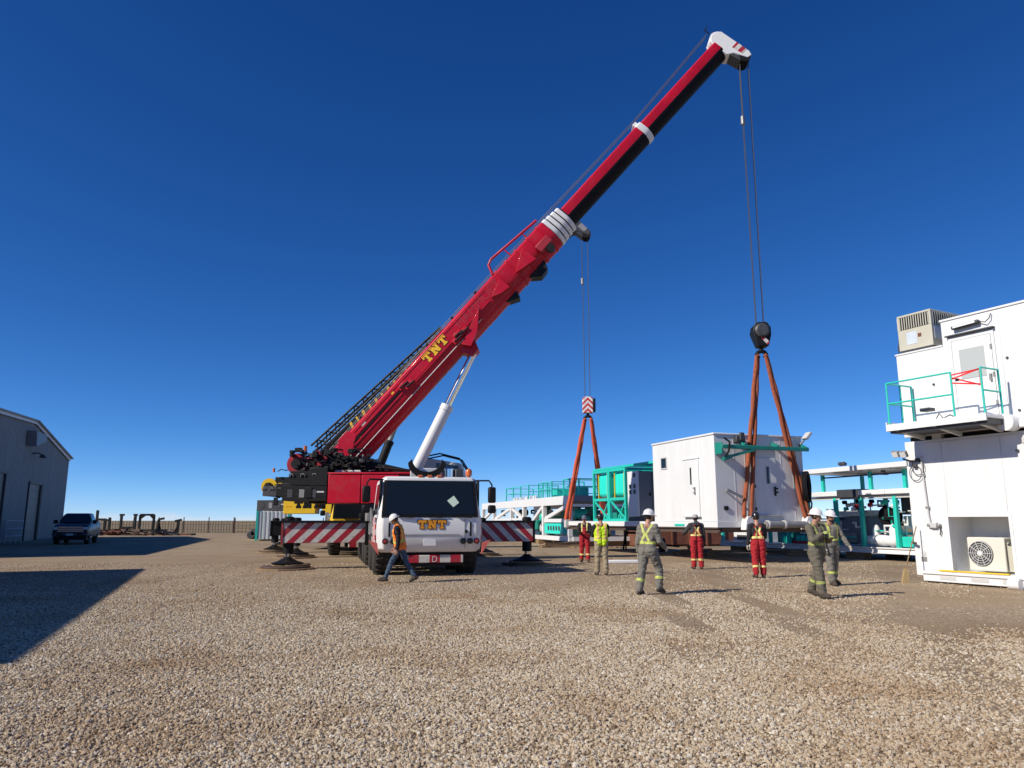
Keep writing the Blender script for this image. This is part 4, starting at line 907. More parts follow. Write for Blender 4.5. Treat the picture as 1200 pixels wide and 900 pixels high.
# ------------------------------------------------------------------ the lifted load
LO = (7.6, 27.9); LRZ = math.atan2(.33, .94)
LM = frame((LO[0], LO[1], 0), LRZ)
def load_pt(x, y, z): return LM @ Vector((x, y, z))
def lifted_skid():
    zb = 1.12
    t = thing('lifted_process_skid', 'long white process skid with white house and teal tanks hanging from both cranes', 'process skid', (LO[0], LO[1], zb), LRZ)
    Z = Matrix.Translation((0, 0, -zb))
    def B(): return MB(Z)
    Wd, Ln = 4.05, 14.2
    for x in (0.0, Wd - .18):
        b = B(); b.bx(x, x + .18, 0, Ln, 1.12, 1.16); b.bx(x + .07, x + .11, .005, Ln - .005, 1.16, 1.27); b.bx(x, x + .18, 0, Ln, 1.27, 1.31); b.build('side_beam', M_brown, t)
    for i in range(11):
        y = .05 + i * 1.39
        B().bx(.19, Wd - .19, y, y + .12, 1.14, 1.3).build('cross_beam', M_brown, t)
    B().bx(-.03, Wd + .03, -.03, Ln, 1.315, 1.53).build('deck_plate', M_white, t, bevel=.008)
    # house
    hz0, hz1, hy = 1.535, 4.76, 4.55
    M_w = M_wall
    wl = B().bx(0, .1, .1, hy, hz0, hz1).build('wall', M_w, t, bevel=.01)
    wn_ = B().bx(0, Wd, 0, .1, hz0, hz1).build('wall', M_w, t, bevel=.01)
    B().bx(Wd - .1, Wd, .1, hy, hz0, hz1).build('wall', M_w, t, bevel=.01)
    B().bx(.1, Wd - .1, hy - .1, hy, hz0, hz1).build('wall', M_w, t, bevel=.01)
    B().bx(-.04, Wd + .04, -.04, hy + .04, hz1 + .002, hz1 + .08).build('roof', M_w, t, bevel=.02)
    for y in (.9, 1.9, 3.1, 4.0): B().bx(-.006, 0, y - .02, y + .02, hz0, hz1).build('panel_seam', M_wall, wl)
    for x in (.86, 1.35, 3.0, 3.55): B().bx(x - .02, x + .02, -.006, 0, hz0, hz1).build('panel_seam', M_wall, wn_)
    # doors
    d1 = B().bx(-.05, 0, 1.06, 2.1, 1.72, 3.9).build('door', M_wall, t, bevel=.012)
    B().bx(-.062, -.05, 1.53, 1.62, 2.96, 3.62).build('door_window', M_glass, d1)
    h = B(); h.bx(-.09, -.05, 1.28, 1.33, 2.58, 2.85); h.bx(-.14, -.09, 1.27, 1.34, 2.6, 2.65); h.bx(-.14, -.09, 1.27, 1.34, 2.78, 2.83); h.build('door_handle', M_grey, d1)
    B().bx(-.13, -.051, 1.0, 2.15, 1.70, 1.735).build('door_sill', M_lgrey, d1)
    B().bx(-.04, 0, 1.0, 2.16, 3.95, 4.0).build('drip_rail', M_wall, d1)
    w = B().bx(-.03, 0, 3.38, 3.86, 3.68, 4.2).build('window', M_lgrey, t, bevel=.01); B().bx(-.036, -.03, 3.43, 3.81, 3.74, 4.14).build('pane', M_glass, w)
    d2 = B().bx(1.7, 2.72, -.05, 0, 1.78, 3.93).build('door', M_wall, t, bevel=.012)
    B().bx(2.26, 2.38, -.06, -.05, 2.96, 3.6).build('door_window', M_glass, d2)
    B().bx(2.235, 2.405, -.057, -.05, 2.93, 3.63).build('window_trim', M_lgrey, d2)
    h = B(); h.bx(2.58, 2.63, -.1, -.05, 2.5, 2.85); h.bx(2.54, 2.68, -.16, -.1, 2.6, 2.66); h.bx(2.54, 2.68, -.16, -.1, 2.74, 2.8); h.build('door_handle', M_black, d2)
    for z in (2.0, 2.85, 3.7): B().bx(1.66, 1.74, -.07, -.05, z - .06, z + .06).build('hinge', M_dgrey, d2)
    B().bx(1.65, 3.0, -.14, -.051, 1.74, 1.775).build('door_sill', M_lgrey, d2)
    # fittings on the near face
    B().bx(.3, .48, -.05, 0, 1.95, 2.1).build('louver', M_black, t, bevel=.01)
    hb = B(); hb.beam((.35, -.02, 2.7), (.35, -.2, 2.68), .05, .05); hb.beam((.32, -.22, 2.7), (1.0, -.22, 2.42), .05, .09); hb.build('latch_bracket', M_grey, t)
    # teal monorail with curved brackets
    B().beam((.05, -.42, 4.28), (4.0, -.42, 4.28), .1, .15).build('monorail_beam', M_dteal, t, bevel=.02)
    B().bx(0.02, .08, -.44, 0, 4.0, 4.45).build('monorail_bracket', M_dteal, t, bevel=.02)
    for (a, c) in (((.12, -.4, 3.85), (1.5, -.42, 4.2)), ((.12, -.35, 3.8), (.7, -.05, 3.95)), ((1.1, -.42, 4.35), (1.1, -.02, 4.55)), ((2.6, -.42, 4.35), (2.6, -.02, 4.5)), ((3.95, -.42, 4.3), (3.95, -.02, 4.5))):
        B().beam(a, c, .09, .1).build('monorail_brace', M_dteal, t)
    hk = B(); hk.path([(.15, -.45, 4.6), (.35, -.5, 4.45), (.3, -.48, 4.1), (.15, -.45, 3.9)], .04, 8); hk.build('hose', M_black, t)
    eb = B(); eb.bx(.85, 1.25, -.25, 0, 4.48, 4.72); eb.bx(.95, 1.15, -.35, -.25, 4.55, 4.85); eb.build('junction_box', M_dgrey, t, bevel=.03)
    fl = B(); fl.tube((3.9, -.1, 4.5), (4.0, -.3, 4.72), .04); fl.build('lamp_arm', M_grey, t)
    B().prism([(3.85, 4.72), (4.1, 4.98), (4.2, 4.92), (3.97, 4.66)], -.5, -.22, 'Y').build('flood_lamp', M_lgrey, t, bevel=.02)
    cond = B(); cond.path([(3.5, -.06, 4.3), (3.62, -.08, 4.0), (3.62, -.08, 3.3), (3.85, -.1, 3.0)], .04, 8); cond.build('cable', M_black, t)
    for k in range(7):
        a = [(math.cos(2 * PI * j / 24), math.sin(2 * PI * j / 24)) for j in range(24)]
        rr = .5 - .03 * (k % 3)
        c = Vector((3.98, -.28 + .025 * k, 2.85)); ex = Vector((.8, .6, 0)).normalized()
        B().path([c + ex * (p * rr * .8) + Vector((0, 0, q * rr * 1.15)) for p, q in a], .042, 6, closed=True).build('hose_coil', M_black, t)
    B().bx(3.9, 4.02, -.2, 0, 3.2, 3.35).build('hose_bracket', M_grey, t)
    B().path([(3.95, -.35, 2.5), (4.0, -.4, 2.2), (4.02, -.3, 1.9)], .035, 6).build('hose', M_black, t)
    pt = B(); pt.tube((1.9, -.28, 1.42), (3.95, -.28, 1.42), .13, n=20); pt.build('lifting_tube', M_grey, t)
    for x in (2.0, 2.75, 3.85): B().lathe([(.16, x - .04), (.16, x + .04)], (0, -.28, 1.42), 'X', 20).build('tube_clamp', M_lgrey, t)
    for x in (1.17, 3.9):
        lg = B(); lg.prism([(x - .22, 1.22), (x + .22, 1.22), (x + .17, 1.55), (x + .08, 1.72), (x - .08, 1.72), (x - .17, 1.55)], -.36, -.05, 'Y'); lg.build('lifting_lug', M_white, t, bevel=.02)
    for (x, y) in ((-.06, 13.75), (2.45, 14.28)):
        B().bx(x - .14, x + .14, y - .14, y + .14, 1.2, 1.62).build('lifting_lug', M_lgrey, t, bevel=.02)
    B().bx(-.06, -.045, 2.2, 2.9, 1.36, 1.44).build('name_plate', M_teal, t)
    # switchgear cabinets
    cb = B().bx(.1, 2.1, 6.0, 7.05, 1.75, 3.78).build('switch_cabinet', M_slate, t, bevel=.03)
    B().bx(.06, .1, 6.02, 7.03, 1.75, 3.78).build('cabinet_side', M_white, cb, bevel=.01)
    for (y, z) in ((6.35, 3.6), (6.35, 3.1), (6.35, 2.85), (6.75, 3.1), (6.75, 2.85)): B().bx(.03, .06, y - .08, y + .08, z - .09, z + .09).build('vent', M_dgrey, cb)
    for x in (.75, 1.4): B().bx(x - .01, x + .01, 5.985, 6.0, 1.8, 3.74).build('door_joint', M_dgrey, cb)
    B().bx(.6, .66, 5.95, 6.0, 2.65, 2.8).build('cabinet_handle', M_black, cb)
    B().bx(.1, 2.1, 6.0, 7.05, 1.54, 1.74).build('cabinet_plinth', M_dgrey, t)
    B().bx(2.3, 3.7, 5.6, 7.0, 1.54, 3.5).build('pump_skid', M_dteal, t, bevel=.05)
    B().path([(1.6, 5.4, 1.6), (1.6, 5.4, 4.0), (1.6, 5.1, 4.15), (1.6, 4.8, 4.15)], .09, 12).build('vent_pipe', M_lgrey, t)
    # two teal tank frames
    for k, y0 in enumerate((7.35, 9.1)):
        y1 = y0 + 1.62; x0, x1 = .08, 1.9; zt = 4.02
        for (x, y) in ((x0, y0), (x0, y1), (x1, y0), (x1, y1)): B().bx(x, x + .12, y - .06, y + .06, 1.54, zt).build('frame_post', M_teal, t)
        for z in (1.6, 2.58, zt - .06):
            for y in (y0, y1): B().bx(x0 + .12, x1, y - .05, y + .05, z - .06, z + .06).build('frame_rail', M_teal, t)
            for x in (x0 + .01, x1 + .01): B().bx(x, x + .1, y0 + .06, y1 - .06, z - .06, z + .06).build('frame_rail', M_teal, t)
        B().beam((x0 + .06, y0 + .08, 1.66), (x0 + .06, y1 - .08, 2.5), .07, .07).build('frame_brace', M_teal, t)
        B().beam((x0 + .1, y0 + .08, 2.5), (x0 + .1, y0 + .9, 1.66), .06, .06).build('frame_brace', M_teal, t)
        tk = B(); tk.loft([[(a, b, z) for a, b in [(x0 + .17 + i_, y0 + .22 + i_), (x1 - .15 - i_, y0 + .22 + i_), (x1 - .15 - i_, y1 - .22 - i_), (x0 + .17 + i_, y1 - .22 - i_)]] for z, i_ in ((2.7, .12), (2.82, 0), (3.75, 0), (3.87, .12))])
        tk.build('tank', mat('bright_teal_tank', (.02, .74, .6), .35, var=.06), t, bevel=.06)
        for y in (y0 + .3, y1 - .35): B().bx(x0 + .125, x0 + .16, y - .03, y + .03, 2.62, 3.9).build('strap', M_yel, t)
        B().tube((x0 + .8, (y0 + y1) / 2, 1.9), (x1 - .2, (y0 + y1) / 2, 1.9), .3, n=16).build('pump', M_dteal, t)
        B().tube((x0 + .4, y0 + .5, 1.54), (x0 + .4, y0 + .5, 2.45), .07).build('pipe', M_lgrey, t)
        B().bx(x0 + .3, x0 + .9, y1 - .6, y1 - .3, 1.54, 1.85).build('valve_box', M_teal, t, bevel=.03)
    for x in (.14, 1.96): B().bx(x - .05, x + .05, 4.7, 10.72, 4.03, 4.13).build('top_rail', M_teal, t)
    for y in (5.2, 6.3, 7.3): B().bx(.14, 1.96, y - .04, y + .04, 4.035, 4.12).build('top_rail', M_teal, t)
    # equipment on the far part of the deck
    B().bx(2.3, 3.8, 7.6, 10.5, 1.54, 3.4).build('equipment_box', M_dteal, t, bevel=.05)
    return t
lifted_skid()

def hook_block(name, label, p, h, w, m, chev=False):
    t = thing(name, label, 'hook block', p, math.atan2(BD.y, BD.x))
    if chev:
        MB().prism([(-w / 2, -.15 * h), (-w / 2, h * .42), (-w / 4, h * .5), (w / 4, h * .5), (w / 2, h * .42), (w / 2, -.15 * h), (w / 2, -.42 * h), (-w / 2, -.42 * h)], -.2, .2, 'Y').build('cheek_plate', m, t, bevel=.03)
        MB().bx(w / 2 + .004, w / 2 + .14, -.22, .22, -.35 * h, .4 * h).build('side_cheek', M_black, t, bevel=.03)
    else:
        MB().prism([(-w * .5, .1 * h), (-w * .42, h * .36), (-w * .2, h * .5), (w * .3, h * .5), (w * .5, h * .3), (w * .5, .0), (w * .33, -.44 * h), (-w * .22, -.44 * h)], -.28, .28, 'Y').build('cheek_plate', m, t, bevel=.05)
        for y in (-.34, .34): MB().lathe([(w * .3, -.06), (w * .4, 0), (w * .3, .06)], (0, y, h * .16), 'Y', 24).build('sheave', M_dgrey, t)
        MB().prism([(.04, -.02 * h), (w * .36, -.3 * h), (w * .25, -.4 * h), (-.08, -.1 * h)], -.3, -.285, 'Y').build('warning_stripe', M_hazred, t, smooth=0)
        MB().bx(-w * .3, w * .4, -.31, -.285, .22 * h, .32 * h).build('name_plate', M_dgrey, t)
    MB().tube((0, 0, -.62 * h), (0, 0, -.40 * h), .08).build('hook_shank', M_black, t)
    hk = MB()
    for s in (-1, 1):
        hk.path([(0, 0, -.58 * h), (s * .12, 0, -.62 * h), (s * .2, 0, -.72 * h), (s * .17, 0, -.82 * h), (s * .06, 0, -.80 * h)], [.08, .08, .075, .06, .03], 10)
    hk.build('ramshorn_hook', M_black, t)
    return t
hook_block('hook_block', 'black ramshorn hook block above the white house of the lifted skid', (HK1[0], HK1[1], 8.78), 1.05, .72, M_black)
hook_block('hook_block', 'red and white chevron hook block over the teal tanks', (HK2[0], HK2[1], 7.9), 1.0, .58, M_chevron, True)
def sling(label, a, b, m, r=.065, gap=.1, spread=.0):
    a = Vector(a); b = Vector(b)
    d = (b - a).normalized(); sd = d.cross(Vector((0, 1, 0))).normalized()
    mb = MB()
    for s in (-1, 1):
        n = 14; pts = []; rs = []
        for k in range(n + 1):
            t_ = k / n; o_ = sd * (s * (gap * (.35 + .65 * t_) + spread * t_)) + Vector((0, s * .03, 0))
            pts.append(a + (b - a) * t_ + o_ + Vector((.012 * math.sin(k * 1.9 + s), .02 * math.sin(k * 1.3 + 2 * s), 0))); rs.append(r * (1 + .08 * math.sin(k * 2.3 + s)) * (.8 if k == 0 else 1))
        mb.path(pts, rs, 10)
    mb.path([b + sd * -(gap + spread), b + d * .12, b + sd * (gap + spread)], r, 8)
    mb.path([a - sd * gap * .35, a - d * .06, a + sd * gap * .35], r, 8)
    o = mb.build('round_sling', m); tag(o, label, 'sling', 'slings on the lifted skid')
    return o
h1 = Vector((HK1[0], HK1[1], 7.98)); h2 = Vector((HK2[0], HK2[1], 7.12))
sling('brown orange lifting sling, left leg under the black hook block', h1 + BD * -.17, load_pt(1.17, -.2, 1.72), M_sling1, r=.08, gap=.11, spread=.03)
sling('brown orange lifting sling, right leg under the black hook block', h1 + BD * .17, load_pt(3.9, -.2, 1.72), M_sling1, r=.08, gap=.09)
sling('bright orange lifting sling, left leg under the chevron hook block', h2 + BD * -.18, load_pt(-.06, 13.75, 1.62), M_sling2, r=.09, gap=.09)
sling('bright orange lifting sling, right leg under the chevron hook block', h2 + BD * .18, load_pt(2.45, 14.28, 1.62), M_sling2, r=.09, gap=.085)

# ------------------------------------------------------------------ stacked white modules at the right
def stacked_modules():
    C = (10.8, 19.9); rz = math.atan2(-.89, .46)
    t = thing('lower_module', 'lower white equipment module on a skid with condenser in a recess', 'module', (C[0], C[1], 0), rz)
    X0, X1, dp = -.28, 9.5, 3.1
    zt = 3.6
    MB().bx(X0, .735, 0, .12, .16, zt).build('wall_panel', M_wall, t, bevel=.012)
    MB().bx(.738, 2.205, 0, .12, 1.66, zt).build('wall_panel', M_wall, t, bevel=.012)
    MB().bx(2.208, 5.8, 0, .12, .16, zt).build('wall_panel', M_wall, t, bevel=.012)
    MB().bx(5.803, X1, 0, .12, .16, zt).build('wall_panel', M_wall, t, bevel=.012)
    MB().bx(X0, X0 + .12, .125, dp, .16, zt).build('end_wall', M_wall, t, bevel=.012)
    MB().bx(X1 - .12, X1, .125, dp, .16, zt).build('end_wall', M_wall, t, bevel=.012)
    MB().bx(X0 + .12, X1 - .12, dp - .1, dp, .16, zt).build('back_wall', M_wall, t)
    MB().bx(X0, X1, 0.01, dp, zt + .002, zt + .06).build('roof', M_white, t)
    rc = MB(); rc.bx(.70, .735, .125, .95, .3, 1.7); rc.bx(2.21, 2.245, .125, .95, .3, 1.7); rc.bx(.70, 2.245, .95, 1.0, .3, 1.7); rc.bx(.70, 2.245, .125, .95, 1.66, 1.7); rc.bx(.70, 2.245, .125, .95, .26, .3)
    rc.build('recess_lining', M_white, t)
    rf = MB(); rf.bx(.66, .735, -.02, 0, .3, 1.74); rf.bx(2.208, 2.28, -.02, 0, .3, 1.74); rf.bx(.735, 2.208, -.02, 0, 1.662, 1.74); rf.build('recess_trim', M_white, t)
    sk = MB(); sk.bx(0.0, X1, -.16, .0, .04, .27); sk.bx(0, X1, -.2, .0, .22, .29); sk.build('skid_beam', M_white, t, bevel=.012)
    MB().bx(0.02, X1, .0, dp, .0, .155).build('skid_frame', M_dgrey, t)
    for x in (.45, 1.25, 2.0, 3.4): MB().bx(x, x + .42, -.17, -.16, .1, .19).build('fork_pocket', M_lgrey, t)
    MB().bx(.4, 2.12, -.13, -.02, .30, .335).build('yellow_strip', M_yel, t, bevel=.01)
    MB().tube((2.2, -.25, .12), (2.45, -.25, .12), .13, n=16).build('skid_end_pipe', M_white, t)
    # condenser
    cu = MB().bx(.95, 1.86, .3, .68, .34, 1.16).build('condenser', M_cream, t, bevel=.03)
    fc = Vector((1.28, .29, .77))
    MB().lathe([(.30, 0), (.30, -.015), (.02, -.015)], fc, 'Y', 32).build('fan_well', M_dgrey, cu)
    for k in range(5):
        r = .07 + .055 * k
        MB().path([fc + Vector((math.cos(2 * PI * j / 28) * r, -.03, math.sin(2 * PI * j / 28) * r)) for j in range(28)], .008, 6, closed=True).build('guard_ring', M_lgrey, cu)
    for k in range(10):
        a = 2 * PI * k / 10; MB().beam(fc + Vector((math.cos(a) * .05, -.035, math.sin(a) * .05)), fc + Vector((math.cos(a) * .3, -.035, math.sin(a) * .3)), .018, .012).build('guard_spoke', M_lgrey, cu)
    MB().lathe([(.055, -.02), (.055, -.05), (.03, -.055)], fc, 'Y', 16).build('fan_hub', M_white, cu)
    MB().bx(1.9, 2.15, .32, .6, .35, 1.05).build('service_box', M_beige, t, bevel=.02)
    MB().path([(1.95, .3, 1.0), (2.05, .22, 1.05), (2.12, .22, .9), (2.15, .3, .6)], .02, 6).build('refrigerant_line', M_dgrey, t)
    MB().path([(2.1, .28, .98), (2.16, .2, .8), (2.1, .22, .55)], .025, 6).build('refrigerant_line', M_dgrey, t)
    # conduit, boxes, lamps, cables
    cd = MB(); cd.path([(.18, -.04, 3.25), (.19, -.05, 2.9), (.24, -.05, 1.7), (.27, -.05, 1.5)], .02, 8); cd.build('conduit', M_lgrey, t)
    for (x, z) in ((.19, 2.75), (.23, 1.9)): MB().bx(x - .05, x + .05, -.07, 0, z - .03, z + .03).build('conduit_clamp', M_grey, t)
    MB().bx(.27, .45, -.1, 0, 1.38, 1.52).build('junction_box', M_lgrey, t, bevel=.015)
    for x in (.24, .50): MB().lathe([(.04, 0), (.045, -.1), (.03, -.11)], (x, 0, 1.45), 'Y', 12).build('cable_gland', M_grey, t)
    MB().path([(.5, -.05, 1.42), (.53, -.06, 1.3), (.5, -.05, 1.2)], .015, 6).build('cable', M_dgrey, t)
    for k, (x, z) in enumerate(((-.33, 3.34), (-.1, 3.32))):
        MB(Matrix.Translation((x, -.32, z)) @ Matrix.Rotation(.5, 4, 'X')).bx(-.1, .1, -.06, .03, -.09, .09).build('flood_lamp', M_grey, t, bevel=.02)
        MB(Matrix.Translation((x, -.32, z)) @ Matrix.Rotation(.5, 4, 'X')).bx(-.08, .08, -.07, -.061, -.07, .07).build('lamp_lens', M_lamp, t)
    MB().path([(-.2, -.25, 3.2), (-.05, -.1, 3.12), (.1, 0, 3.12)], .025, 8).build('lamp_arm', M_dgrey, t)
    for x, z in ((.08, 3.1), (.0, 2.95), (2.95, 3.1)):
        MB().path([(x + .17 * math.cos(2 * PI * j / 20), -.06, z - .14 + .2 * math.sin(2 * PI * j / 20)) for j in range(20)], .01, 6, closed=True).build('cable_loop', M_dgrey, t)
        MB().bx(x - .05, x + .05, -.09, 0, z - .0, z + .1).build('cable_bracket', M_dgrey, t, bevel=.01)
    MB().bx(-.1, .05, -.012, 0, .52, .64).build('rating_plate', M_grey, t)
    MB().lathe([(.06, 0), (.06, -.015)], (-.02, 0, .73), 'Y', 16).build('round_label', M_lgrey, t)
    MB().bx(2.75, 3.1, -.1, 0, 3.35, 3.55).build('junction_box', M_lgrey, t, bevel=.02)
    MB().beam((-.27, -.1, 1.0), (-.12, -.14, .98), .05, .05).build('hook_bracket', M_dgrey, t)
    for k, (x, z) in enumerate(((2.6, 3.2), (3.25, 3.0), (3.5, 2.4))): MB().lathe([(.035, 0), (.035, -.05)], (x, 0, z), 'Y', 10).build('stud', M_dgrey, t)
    # ---- upper module
    u = thing('upper_module', 'upper white equipment module stacked on the lower one, with door and teal landing', 'module', (C[0], C[1], 3.662), rz)
    Zu = Matrix.Translation((0, 0, -3.662))
    def U(): return MB(Zu)
    for x in (.6, 3.0, 6.0, 9.2): U().bx(x - .12, x + .12, .05, dp, 3.664, 3.78).build('support_beam', M_white, u)
    U().bx(X0, X1, .02, dp, 3.785, 3.9).build('floor_frame', M_white, u, bevel=.01)
    U().bx(X0, 1.06, 0, .12, 3.905, 6.05).build('wall_panel', M_wall, u, bevel=.012)
    U().bx(1.063, 2.5, 0, .12, 3.905, 6.7).build('wall_panel', M_wall, u, bevel=.012)
    U().bx(2.503, 5.6, 0, .12, 3.905, 6.7).build('wall_panel', M_wall, u, bevel=.012)
    U().bx(5.603, X1, 0, .12, 3.905, 6.7).build('wall_panel', M_wall, u, bevel=.012)
    U().bx(X0, X0 + .12, .125, dp, 3.905, 6.05).build('end_wall', M_wall, u, bevel=.012)
    U().bx(1.063, 1.18, .125, dp, 6.1, 6.7).build('step_wall', M_wall, u, bevel=.012)
    U().bx(X1 - .12, X1, .125, dp, 3.905, 6.7).build('end_wall', M_wall, u)
    U().bx(X0 + .12, X1 - .12, dp - .1, dp, 3.905, 6.04).build('back_wall', M_wall, u)
    U().bx(1.2, X1 - .12, dp - .1, dp, 6.1, 6.69).build('back_wall', M_wall, u)
    U().bx(X0 - .03, 1.06, -.02, dp, 6.052, 6.1).build('roof', M_white, u, bevel=.01)
    U().bx(1.04, X1, -.03, dp, 6.702, 6.76).build('roof', M_white, u, bevel=.012)
    dr = U().bx(1.32, 2.3, -.05, 0, 4.1, 6.12).build('door', M_wall, u, bevel=.012)
    fr = U(); fr.bx(1.24, 1.31, -.04, 0, 4.06, 6.2); fr.bx(2.31, 2.38, -.04, 0, 4.06, 6.2); fr.bx(1.31, 2.31, -.04, 0, 6.13, 6.2); fr.build('door_frame', M_white, u)
    U().bx(1.5, 2.12, -.062, -.05, 5.1, 5.86).build('door_window', M_gglass, dr)
    U().bx(1.2, 2.42, -.12, -.005, 6.25, 6.28).build('drip_rail', M_dgrey, u)
    U().bx(2.2, 2.25, -.11, -.05, 4.95, 5.12).build('door_handle', M_grey, dr)
    for z in (4.4, 5.1, 5.8): U().bx(2.27, 2.32, -.065, -.05, z - .06, z + .06).build('hinge', M_grey, dr)
    lf = U(); lf.prism([(1.40, 6.4), (2.1, 6.43), (2.1, 6.53), (1.40, 6.50)], -.14, -.02, 'Y'); lfo = lf.build('strip_lamp', M_dgrey, u, bevel=.03)
    U().prism([(1.46, 6.43), (2.03, 6.455), (2.03, 6.51), (1.46, 6.485)], -.155, -.141, 'Y').build('lamp_lens', M_lamp, lfo)
    U().path([(2.1, -.08, 6.48), (2.25, -.1, 6.42), (2.35, -.08, 6.5), (2.38, -.04, 6.62)], .012, 6).build('cable', M_dgrey, u)
    for (x, z) in ((.72, 5.1), (2.62, 5.45), (2.75, 4.15)): U().lathe([(.03, 0), (.03, -.03)], (x, 0, z), 'Y', 10).build('stud', M_dgrey, u)
    U().lathe([(.2, -.35), (.2, 0), (.12, .02)], (2.62, -.1, 3.85), 'Y', 18).build('corner_casting', M_white, u)
    U().bx(2.45, 3.4, -.22, 0, 3.72, 3.9).build('corner_beam', M_white, u, bevel=.02)
    # landing
    y0 = -1.12
    pl = U(); pl.bx(.05, 2.62, y0, -.02, 3.93, 4.0); U_ = pl.build('landing_deck', M_white, u, bevel=.01)
    U().bx(.05, 2.62, y0 - .04, y0 - .002, 3.86, 4.03).build('toe_board', M_white, u); U().bx(.02, .05, y0, -.02, 3.86, 4.1).build('toe_board', M_white, u)
    for x in (.3, 1.3, 2.3): U().beam((x, y0 + .05, 3.89), (x, -.02, 3.72), .08, .1).build('landing_bracket', M_lgrey, u)
    U().bx(.1, 2.58, y0 + .05, -.06, 3.80, 3.925).build('landing_underside', M_dgrey, u)  # dark panel added so the underside looks shaded despite bounce light
    U().bx(X0 + .05, X1, .2, dp - .2, 3.67, 3.78).build('gap_shade_band', M_black, u)  # black band stands in for the shade in the gap between modules
    R = .022
    def post(x, y, z0=4.0, z1=5.12): U().tube((x, y, z0), (x, y, z1), R * 1.15, n=10).build('rail_post', M_teal, u)
    def rail(a, b): U().tube(a, b, R, n=10).build('hand_rail', M_teal, u)
    for x in (.12, 1.86): post(x, y0 + .02)
    for z in (5.12, 4.58): rail((.12, y0 + .02, z), (1.86, y0 + .02, z))
    for y in (-.55, -.08): post(.12, y)
    for z in (5.12, 4.58): rail((.12, y0 + .02, z), (.12, -.08, z))
    post(2.58, y0 + .02); post(2.58, -.4); 
    for z in (5.12, 4.58): rail((2.58, y0 + .02, z), (2.58, -.4, z))
    for (a, b) in ((5.05, 5.08), (4.98, 4.7), (4.95, 5.09), (4.85, 4.72)):
        U().beam((1.88, y0 + .02, a), (2.56, y0 + .02, b), .012, .035).build('safety_strap', M_redstrap, u)
    U().tube((2.56, y0 + .02, 4.7), (2.56, y0 + .02, 5.05), .018).build('safety_strap', M_redstrap, u)
    U().bx(1.98, 2.05, y0, y0 + .05, 4.88, 4.94).build('strap_buckle', M_black, u)
    U().path([(1.0, -.6, 4.02), (1.1, -.5, 4.25), (1.25, -.6, 4.1), (1.5, -.7, 4.15), (1.7, -.8, 4.05)], .015, 6).build('cable', M_dgrey, u)
    U().bx(.75, 1.0, -.75, -.5, 4.32, 4.4).build('clamp', M_dgrey, u)
    # rooftop air conditioner
    a = thing('rooftop_air_conditioner', 'beige rooftop air conditioner with louvred top on the low roof of the upper module', 'air conditioner', (C[0], C[1], 6.1), rz)
    Za = Matrix.Translation((0, 0, -6.1))
    def A_(): return MB(Za)
    x0, x1, ya, yb = -.27, .72, .16, 2.2
    A_().bx(x0 + .02, x1 - .02, ya + .02, yb - .02, 6.1, 6.2).build('base_rail', M_dgrey, a)
    A_().bx(x0, x1, ya, yb, 6.2, 6.78).build('cabinet', M_beige, a, bevel=.012)
    A_().bx(x0 + .02, x1 - .02, ya + .02, yb - .02, 6.782, 7.14).build('coil_core', M_black, a)
    A_().bx(x0, x1, ya, yb, 7.142, 7.2).build('top_panel', M_beige, a, bevel=.012)
    for (x, y) in ((x0, ya), (x1 - .06, ya), (x0, yb - .06), (x1 - .06, yb - .06)): A_().bx(x, x + .06, y, y + .06, 6.78, 7.142).build('corner_post', M_beige, a)
    for k in range(13):
        x = x0 + .08 + k * (x1 - x0 - .16) / 12; A_().bx(x - .012, x + .012, ya - .005, ya + .03, 6.79, 7.135).build('louvre_slat', M_beige, a)
    for k in range(20):
        y = ya + .1 + k * (yb - ya - .2) / 19; A_().bx(x1 - .03, x1 + .005, y - .012, y + .012, 6.79, 7.135).build('louvre_slat', M_beige, a); 
    for k in range(20):
        y = ya + .1 + k * (yb - ya - .2) / 19; A_().bx(x0 - .005, x0 + .03, y - .012, y + .012, 6.79, 7.135).build('louvre_slat', M_beige, a)
    A_().bx(x0 + .25, x0 + .55, ya - .006, ya, 6.34, 6.68).build('data_label', M_label, a); A_().bx(x0 + .58, x0 + .68, ya - .006, ya, 6.5, 6.6).build('warning_label', M_rust, a)
    A_().bx(x1, x1 + .006, ya + .1, ya + .4, 6.4, 6.72).build('data_label', M_label, a)
    A_().path([(x0 - .04, ya + .1, 6.55), (x0 - .06, ya + .05, 6.3), (x0 + .02, ya - .05, 6.15)], .02, 8).build('power_cable', M_dgrey, a)
    # broom leaning on the corner
    br = thing('broom', 'straw broom with wooden handle leaning on the white module', 'broom', (10.05, 19.55, 0), 0)
    MB().tube((0.02, 0.02, .3), (.58, .33, 1.42), .014).build('handle', M_wood, br)
    bb = MB(); bb.loft([[(-.10, -.03, 0), (.07, -.03, 0), (.07, .03, 0), (-.10, .03, 0)], [(-.05, -.035, .22), (.08, -.035, .22), (.08, .035, .22), (-.05, .035, .22)], [(-.01, -.02, .36), (.05, -.02, .36), (.05, .02, .36), (-.01, .02, .36)]]); bb.build('bristles', M_broom, br)
stacked_modules()

